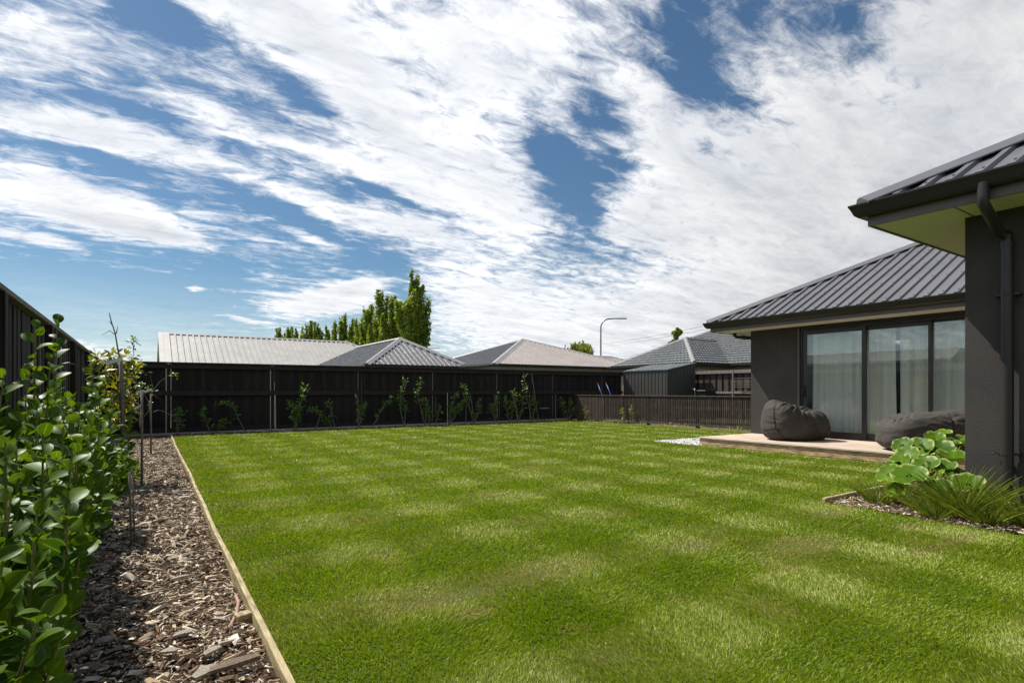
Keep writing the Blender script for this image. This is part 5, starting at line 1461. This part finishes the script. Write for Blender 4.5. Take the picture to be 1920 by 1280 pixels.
# px, py, depth t, radius px, facing (to camera amount, right tilt)
LIG = [(1752,822,6.1,16,0.75,0.5),(1722,842,6.0,24,0.7,-0.3),(1757,845,5.9,26,0.6,0.4),(1790,862,5.6,28,0.35,0.5),(1700,858,5.9,22,0.6,-0.6),(1735,872,5.5,22,0.45,-0.2),
       (1765,878,5.4,22,0.5,0.2),(1705,892,5.3,27,0.8,0.1),(1668,890,5.5,20,0.9,-0.7),(1815,908,5.0,24,0.85,0.2),(1735,905,5.3,15,0.9,0.6),(1765,915,5.1,22,0.6,0.1),
       (1775,835,6.1,20,0.3,0.5),(1800,835,6.1,20,0.4,0.7),(1692,835,6.1,16,0.8,-0.5),(1683,920,5.4,18,0.7,-0.5),(1720,870,5.9,20,0.2,0.1),(1750,860,6.0,24,0.1,0.0),
       (1785,890,5.7,22,0.3,0.3),(1808,825,6.4,14,0.6,0.5),(1782,850,6.0,20,0.1,0.6),(1688,870,5.9,20,0.3,-0.6),(1745,890,5.7,20,0.2,-0.2),(1770,812,6.5,12,0.5,0.2),(1790,905,5.4,18,0.6,-0.4)]
root = thing('round_leaved_plant', (6.15, 2.45, 0), 'big glossy round leaved plant with pale leaf rims beside the near wall', 'plant')
vs = []; fs = []; rm = []; mbs = MB(); rng = np.random.default_rng(5)
for (px, py, t, rp, fc, rt_) in LIG:
    c = at_t(px, py, t); r = rp*t/F
    tocam = (Vector((0,0,CH))-c).normalized(); right = Vector((CY,-SY,0))
    fc *= 0.62; nn = (tocam*fc+Vector((0,0,1))*(1.05-fc*0.5)+right*rt_*0.6+Vector((-0.15,0.1,0))).normalized(); r *= 1.12
    ax = nn.cross(Vector((0,0,1)) if abs(nn.z) < 0.95 else Vector((0,1,0))).normalized()
    ang = rng.uniform(-0.7, 0.7); ay = nn.cross(ax)
    ax, ay = ax*cos(ang)+ay*sin(ang), ay*cos(ang)-ax*sin(ang)
    if ay.z < 0: ax, ay = -ax, -ay
    o_ = len(vs); cup = rng.uniform(0.7, 1.7)
    for (a, b_, z) in RV: vs.append(c+ax*(a*r)+ay*(b_*r)+nn*(z*r*cup))
    fs += [tuple(i+o_ for i in q) for q in RT]+[tuple(i+o_ for i in q) for q in RQ]; rm += RR
    b0 = Vector((6.1+rng.uniform(-0.15, 0.3), 2.45+rng.uniform(-0.2, 0.2), 0.0))
    mbs.tube([b0, b0.lerp(c, 0.5)+Vector((0,0,0.06)), c-nn*0.004], [0.007,0.006,0.004], 6, cap=False)
off = Vector((6.15, 2.45, 0))
o = mesh_obj('foliage', [v-off for v in vs], fs, ML_lig, True); o.parent = root
at = o.data.attributes.new('rim', 'FLOAT', 'POINT'); at.data.foreach_set('value', rm)
part('stem', mbs, M_greenstem, root, fix=False, smooth=True)

# grass tufts
TB = leaf_template(7, 0.5, 0.10, -0.9, 'blade')
def tuft(x, y, n, h, lab, seed, spread=1.0, lean=(0,0), name='grass_tuft'):
    rng = np.random.default_rng(seed)
    n = int(n*1.15); a = rng.uniform(0, 2*pi, n); r = rng.random(n)**0.6
    tilt = 0.12+0.95*r*spread
    tilt = 0.05+0.75*r*spread
    d = np.stack([np.cos(a)*tilt+lean[0], np.sin(a)*tilt+lean[1], np.ones(n)], 1)
    pos = np.stack([x+np.cos(a)*0.09*r, y+np.sin(a)*0.09*r, np.zeros(n)], 1); d += rng.normal(0, 0.10, d.shape)
    ln = h*rng.uniform(0.5, 1.15, n)
    X, Y, Z = basis(d, np.array([0,0,1.0])+rng.normal(0, 0.15, (n, 3)))
    tv, tf = TB
    V, Fq = scatter(tv*np.array([1,1,0.30]), tf, pos, X, Y, Z, np.stack([0.0020+0.0018*rng.random(n), ln, ln], 1))
    o = np_mesh(name, V-np.array([x, y, 0]), Fq, ML_tuft, True); o.location = (x, y, 0)
    tag(o, lab, 'grass tuft', 'grass tufts in the bed by the near wall')
tuft(5.90, 1.90, 330, 0.46, 'large grass tuft at the foot of the downpipe wall corner', 1, 1.0)
tuft(5.95, 1.50, 170, 0.38, 'grass tuft in front of the white pipe socket', 2, 1.0)
tuft(5.92, 2.22, 150, 0.30, 'grass tuft under the round leaved plant, middle one', 3, 1.0)
tuft(5.98, 2.62, 190, 0.28, 'small grass tuft at the left edge of the round leaved plant', 4, 1.0)
tuft(5.78, 1.72, 190, 0.30, 'low grass tuft at the lawn side between the two large tufts', 7, 1.1)
tuft(5.74, 2.06, 160, 0.26, 'small yellowish tuft in front of the round leaved plant', 5, 1.1)
# scruffy weeds at the foot of the slatted fence
pos = []; rng = np.random.default_rng(8)
for k in range(16):
    y = rng.uniform(9.2, 15.6)
    pts = [Vector((13.62, y, 0)), Vector((13.58+rng.uniform(-.06, .04), y+rng.uniform(-.05, .05), 0.06+0.1*rng.random()))]
mbw = []
n = 900
yy = 9.0+6.9*rng.random(n); cl_ = 0.5+0.5*np.sin(yy*5.1)*np.sin(yy*2.3+1); keep = rng.random(n) < cl_*0.9+0.08; yy = yy[keep]; n = len(yy)
pos = np.stack([13.58+rng.normal(0, 0.06, n), yy, 0.02+0.10*rng.random(n)**2], 1)
o = leaves_obj('weeds', pos, unit_rand(n)+np.array([0,0,0.5]), unit_rand(n)*0.5+np.array([-0.4,0,0.8]), 0.045*(0.6+0.8*rng.random(n)), ML_yellow, None, TL_SH)
tag(o, 'straggly yellow green weeds along the foot of the low slatted fence', 'weeds', kind='stuff')

# ------------------------------------------------------------------ sun, sky, camera
sd = Vector((-0.30, 0.69, 1.0)).normalized()          # towards the sun
sun = bpy.data.lights.new('sun', 'SUN'); sun.energy = 5.0; sun.angle = radians(0.5); sun.color = (1.0, 0.95, 0.87)
so = bpy.data.objects.new('sun', sun); COL.objects.link(so); so.rotation_euler = sd.to_track_quat('Z', 'Y').to_euler(); so.location = (-10, 20, 30)
el = asin(sd.z); az = atan2(sd.x, sd.y)
W = bpy.data.worlds.new('World'); SC.world = W; W.use_nodes = True
nt = W.node_tree; nt.nodes.clear(); out = nt.nodes.new('ShaderNodeOutputWorld')
sky = N(nt, 'TexSky', sky_type='NISHITA'); sky.sun_disc = False; sky.sun_elevation = el; sky.sun_rotation = az; sky.altitude = 100
sky.air_density = 1.0; sky.dust_density = 0.4; sky.ozone_density = 1.6
tc = N(nt, 'TexCoord').outputs['Generated']
sp = N(nt, 'SeparateXYZ'); L(nt, tc, sp.inputs[0])
zc = math_(nt, 'ADD', math_(nt, 'MAXIMUM', sp.outputs[2], 0.0), 0.15)
cb = N(nt, 'CombineXYZ'); L(nt, math_(nt, 'DIVIDE', sp.outputs[0], zc), cb.inputs[0]); L(nt, math_(nt, 'DIVIDE', sp.outputs[1], zc), cb.inputs[1])
P2 = cb.outputs[0]
def mapped(rot, sc_, loc=(0,0,0)):
    mp = N(nt, 'Mapping'); L(nt, P2, mp.inputs[0]); mp.inputs['Rotation'].default_value = (0,0,rot); mp.inputs['Scale'].default_value = sc_; mp.inputs['Location'].default_value = loc
    return mp.outputs[0]
ST = radians(-22)
n_streak = noise(nt, 2.4, 9, 0.66, mapped(ST, (0.30, 1.9, 1)), 0.9)
n_puff = noise(nt, 13.0, 7, 0.66, mapped(ST+0.6, (0.75, 1.3, 1), (3,1,0)), 0.5)
n_rip = noise(nt, 5.0, 6, 0.70, mapped(ST-0.9, (0.5, 1.6, 1), (7,1,0)), 1.2)
n_big = noise(nt, 1.1, 5, 0.6, mapped(ST, (0.6, 1.2, 1), (5,2,0)), 0.3)
azn = math_(nt, 'ARCTAN2', sp.outputs[0], sp.outputs[1]); eln = math_(nt, 'ARCSINE', sp.outputs[2])
ae = N(nt, 'CombineXYZ'); L(nt, azn, ae.inputs[0]); L(nt, eln, ae.inputs[1])
wn = N(nt, 'TexNoise'); setin(wn, Scale=3.0, Detail=4.0, Roughness=0.6); L(nt, tc, wn.inputs['Vector'])
wv = N(nt, 'VectorMath', operation='MULTIPLY_ADD'); L(nt, wn.outputs['Color'], wv.inputs[0]); wv.inputs[1].default_value = (0.10,0.07,0); wv.inputs[2].default_value = (-0.05,-0.035,0)
wa = N(nt, 'VectorMath', operation='ADD'); L(nt, wv.outputs[0], wa.inputs[0]); L(nt, ae.outputs[0], wa.inputs[1])
AE = wa.outputs[0]
def azel(px, py):
    d = Vector(ray(px, py)).normalized(); return atan2(d.x, d.y), asin(d.z)
def blob(acc, p, q, wpx, wgt):
    """soft streak from pixel p to q (ends of its axis), half width wpx"""
    a0, e0 = azel(*p); a1, e1 = azel(*q)
    ca, ce = (a0+a1)/2, (e0+e1)/2; ln = max(sqrt((a1-a0)**2+(e1-e0)**2)/2, 1e-3); rot = atan2(e1-e0, a1-a0)
    mx_, my_ = (p[0]+q[0])/2, (p[1]+q[1])/2
    dx, dy = q[0]-p[0], q[1]-p[1]; l_ = sqrt(dx*dx+dy*dy)+1e-6
    b0 = azel(mx_-dy/l_*wpx, my_+dx/l_*wpx); wd = sqrt((b0[0]-ca)**2+(b0[1]-ce)**2)
    mp = N(nt, 'Mapping', vector_type='TEXTURE'); L(nt, AE, mp.inputs[0])
    mp.inputs['Location'].default_value = (ca, ce, 0); mp.inputs['Rotation'].default_value = (0,0,rot); mp.inputs['Scale'].default_value = (ln, wd, 1)
    ln_ = N(nt, 'VectorMath', operation='LENGTH'); L(nt, mp.outputs[0], ln_.inputs[0])
    mr = N(nt, 'MapRange', interpolation_type='SMOOTHSTEP'); L(nt, ln_.outputs['Value'], mr.inputs[0])
    mr.inputs[1].default_value = 0.15; mr.inputs[2].default_value = 1.55; mr.inputs[3].default_value = wgt; mr.inputs[4].default_value = 0.0
    return math_(nt, 'ADD', acc, mr.outputs[0])
cov = math_(nt, 'MULTIPLY_ADD', n_big, 0.35, -0.13)
BL = [ # clouds
 ((640,-60),(860,110),60,0.45), ((820,20),(900,240),50,0.2),
 ((330,-80),(700,110),80,0.75), ((560,60),(960,440),110,0.80), ((850,-100),(1080,160),190,0.75), ((900,280),(1000,500),70,0.35), ((1180,330),(1950,600),200,0.95), ((1420,190),(2050,330),170,0.70),
 ((1600,-120),(2100,60),150,0.60), ((820,560),(1600,610),85,0.70), ((1850,-200),(2300,400),300,0.5), ((1130,60),(1300,330),60,0.50), ((1130,440),(1300,360),50,0.4),
 ((-60,20),(220,90),48,0.52), ((-40,110),(130,150),30,0.3), ((-60,200),(330,290),28,0.62), ((300,285),(620,400),26,0.60), ((560,380),(850,450),26,0.55), ((250,170),(520,270),24,0.42),
 ((480,250),(700,330),26,0.42), ((700,400),(960,520),26,0.35),
 ((-80,320),(330,440),40,1.05), ((200,420),(385,462),16,0.8), ((-60,425),(140,466),13,0.75), ((500,562),(700,548),27,0.95), ((600,532),(715,530),16,0.7),
 ((400,587),(500,590),6,0.6), ((337,541),(378,541),6,0.8), ((540,435),(640,460),9,0.6), ((-50,655),(280,640),28,0.4), ((760,620),(1300,640),45,0.40), ((760,480),(1000,600),40,0.35),
 # blue gaps
 ((985,215),(1120,410),40,-0.66), ((1110,310),(1185,330),30,-0.45), ((1070,215),(1180,260),16,-0.40), ((1240,-40),(1330,150),46,-0.50), ((1310,20),(1450,60),32,-0.28), ((1240,160),(1420,190),22,-0.35), ((1480,40),(1640,20),26,-0.22),
 ((190,-40),(400,105),44,-0.62), ((120,165),(360,245),15,-0.55), ((490,150),(640,235),22,-0.55), ((380,330),(620,440),24,-0.50), ((640,330),(860,420),12,-0.45), ((40,255),(300,335),17,-0.55),
 ((0,525),(330,600),60,-0.80), ((200,480),(480,600),40,-0.35), ((380,500),(480,520),25,-0.35), ((640,470),(800,520),22,-0.40), ((740,540),(830,600),20,-0.35), ((1700,250),(1850,290),16,-0.25), ((1560,190),(1640,220),14,-0.25)]
for p, q, wpx, wg in BL: cov = blob(cov, p, q, wpx, wg)
for ca, rr_ in ((-100, 62),):      # broken cloud in the rest of the sky
    mp = N(nt, 'Mapping', vector_type='TEXTURE'); L(nt, ae.outputs[0], mp.inputs[0])
    mp.inputs['Location'].default_value = (radians(ca), radians(38), 0); mp.inputs['Scale'].default_value = (radians(rr_), radians(45), 1)
    ln_ = N(nt, 'VectorMath', operation='LENGTH'); L(nt, mp.outputs[0], ln_.inputs[0])
    mr = N(nt, 'MapRange', interpolation_type='SMOOTHSTEP'); L(nt, ln_.outputs['Value'], mr.inputs[0])
    mr.inputs[1].default_value = 0.3; mr.inputs[2].default_value = 1.2; mr.inputs[3].default_value = 0.5; mr.inputs[4].default_value = 0.0
    cov = math_(nt, 'ADD', cov, mr.outputs[0])
d1 = math_(nt, 'MULTIPLY_ADD', n_streak, 1.35, -0.675)
d2 = math_(nt, 'MULTIPLY_ADD', n_puff, 1.6, -0.80)
d3 = math_(nt, 'MULTIPLY_ADD', n_rip, 0.8, -0.40)
cc = math_(nt, 'ADD', math_(nt, 'ADD', math_(nt, 'ADD', cov, d1), d2), d3)
mr = N(nt, 'MapRange', interpolation_type='SMOOTHSTEP'); L(nt, cc, mr.inputs[0]); mr.inputs[1].default_value = -0.17; mr.inputs[2].default_value = 0.70
dens = mr.outputs[0]
# whitening near the horizon
hz = N(nt, 'MapRange', interpolation_type='SMOOTHSTEP'); L(nt, sp.outputs[2], hz.inputs[0]); hz.inputs[1].default_value = -0.02; hz.inputs[2].default_value = 0.20; hz.inputs[3].default_value = 0.55; hz.inputs[4].default_value = 0.0
dens = math_(nt, 'MAXIMUM', dens, hz.outputs[0])
shade = math_(nt, 'MULTIPLY_ADD', noise(nt, 3.2, 6, 0.6, mapped(ST+0.2, (0.5, 1.2, 1), (9,4,0)), 0.5), 0.9, 0.0)
ccol = ramp(nt, shade, [(0.30, (0.70,0.73,0.78)), (0.60, (1.0,1.0,1.0))])
thick = N(nt, 'MapRange'); L(nt, cc, thick.inputs[0]); thick.inputs[1].default_value = 0.5; thick.inputs[2].default_value = 1.4; thick.inputs[3].default_value = 1.03; thick.inputs[4].default_value = 0.84
ccol = mixc(nt, 1.0, ccol, N_rgb(nt, thick.outputs[0]), 'MULTIPLY')
ccol = mixc(nt, 1.0, ccol, ramp(nt, n_puff, [(0.32, (0.80,0.82,0.86)), (0.56, (1.04,1.04,1.04))]), 'MULTIPLY')
azs = N(nt, 'MapRange', interpolation_type='SMOOTHSTEP'); L(nt, azn, azs.inputs[0]); azs.inputs[1].default_value = radians(30); azs.inputs[2].default_value = radians(65); azs.inputs[3].default_value = 1.03; azs.inputs[4].default_value = 0.80
ccol = mixc(nt, 1.0, ccol, N_rgb(nt, azs.outputs[0]), 'MULTIPLY')
skyc = mixc(nt, 1.0, sky.outputs[0], (0.66,0.86,0.94), 'MULTIPLY')
b1 = N(nt, 'Background'); L(nt, skyc, b1.inputs[0]); b1.inputs[1].default_value = 0.060
b2 = N(nt, 'Background'); L(nt, ccol, b2.inputs[0]); b2.inputs[1].default_value = 0.80
ms = N(nt, 'MixShader'); L(nt, dens, ms.inputs[0]); L(nt, b1.outputs[0], ms.inputs[1]); L(nt, b2.outputs[0], ms.inputs[2]); L(nt, ms.outputs[0], out.inputs[0])
W.cycles.sampling_method = 'MANUAL'; W.cycles.sample_map_resolution = 512

cam = bpy.data.cameras.new('camera'); co = bpy.data.objects.new('camera', cam); COL.objects.link(co)
co.location = (0, 0, CH); co.rotation_euler = (pi/2, 0, -YAW)
cam.sensor_width = 36; cam.lens = F/1920*36; cam.shift_y = (HY-640)/1920; cam.clip_start = 0.05; cam.clip_end = 4000
SC.camera = co
SC.view_settings.view_transform = 'Standard'; SC.view_settings.look = 'None'; SC.view_settings.exposure = 0.5; SC.view_settings.gamma = 1.0
SC.render.resolution_x = 1024; SC.render.resolution_y = 682
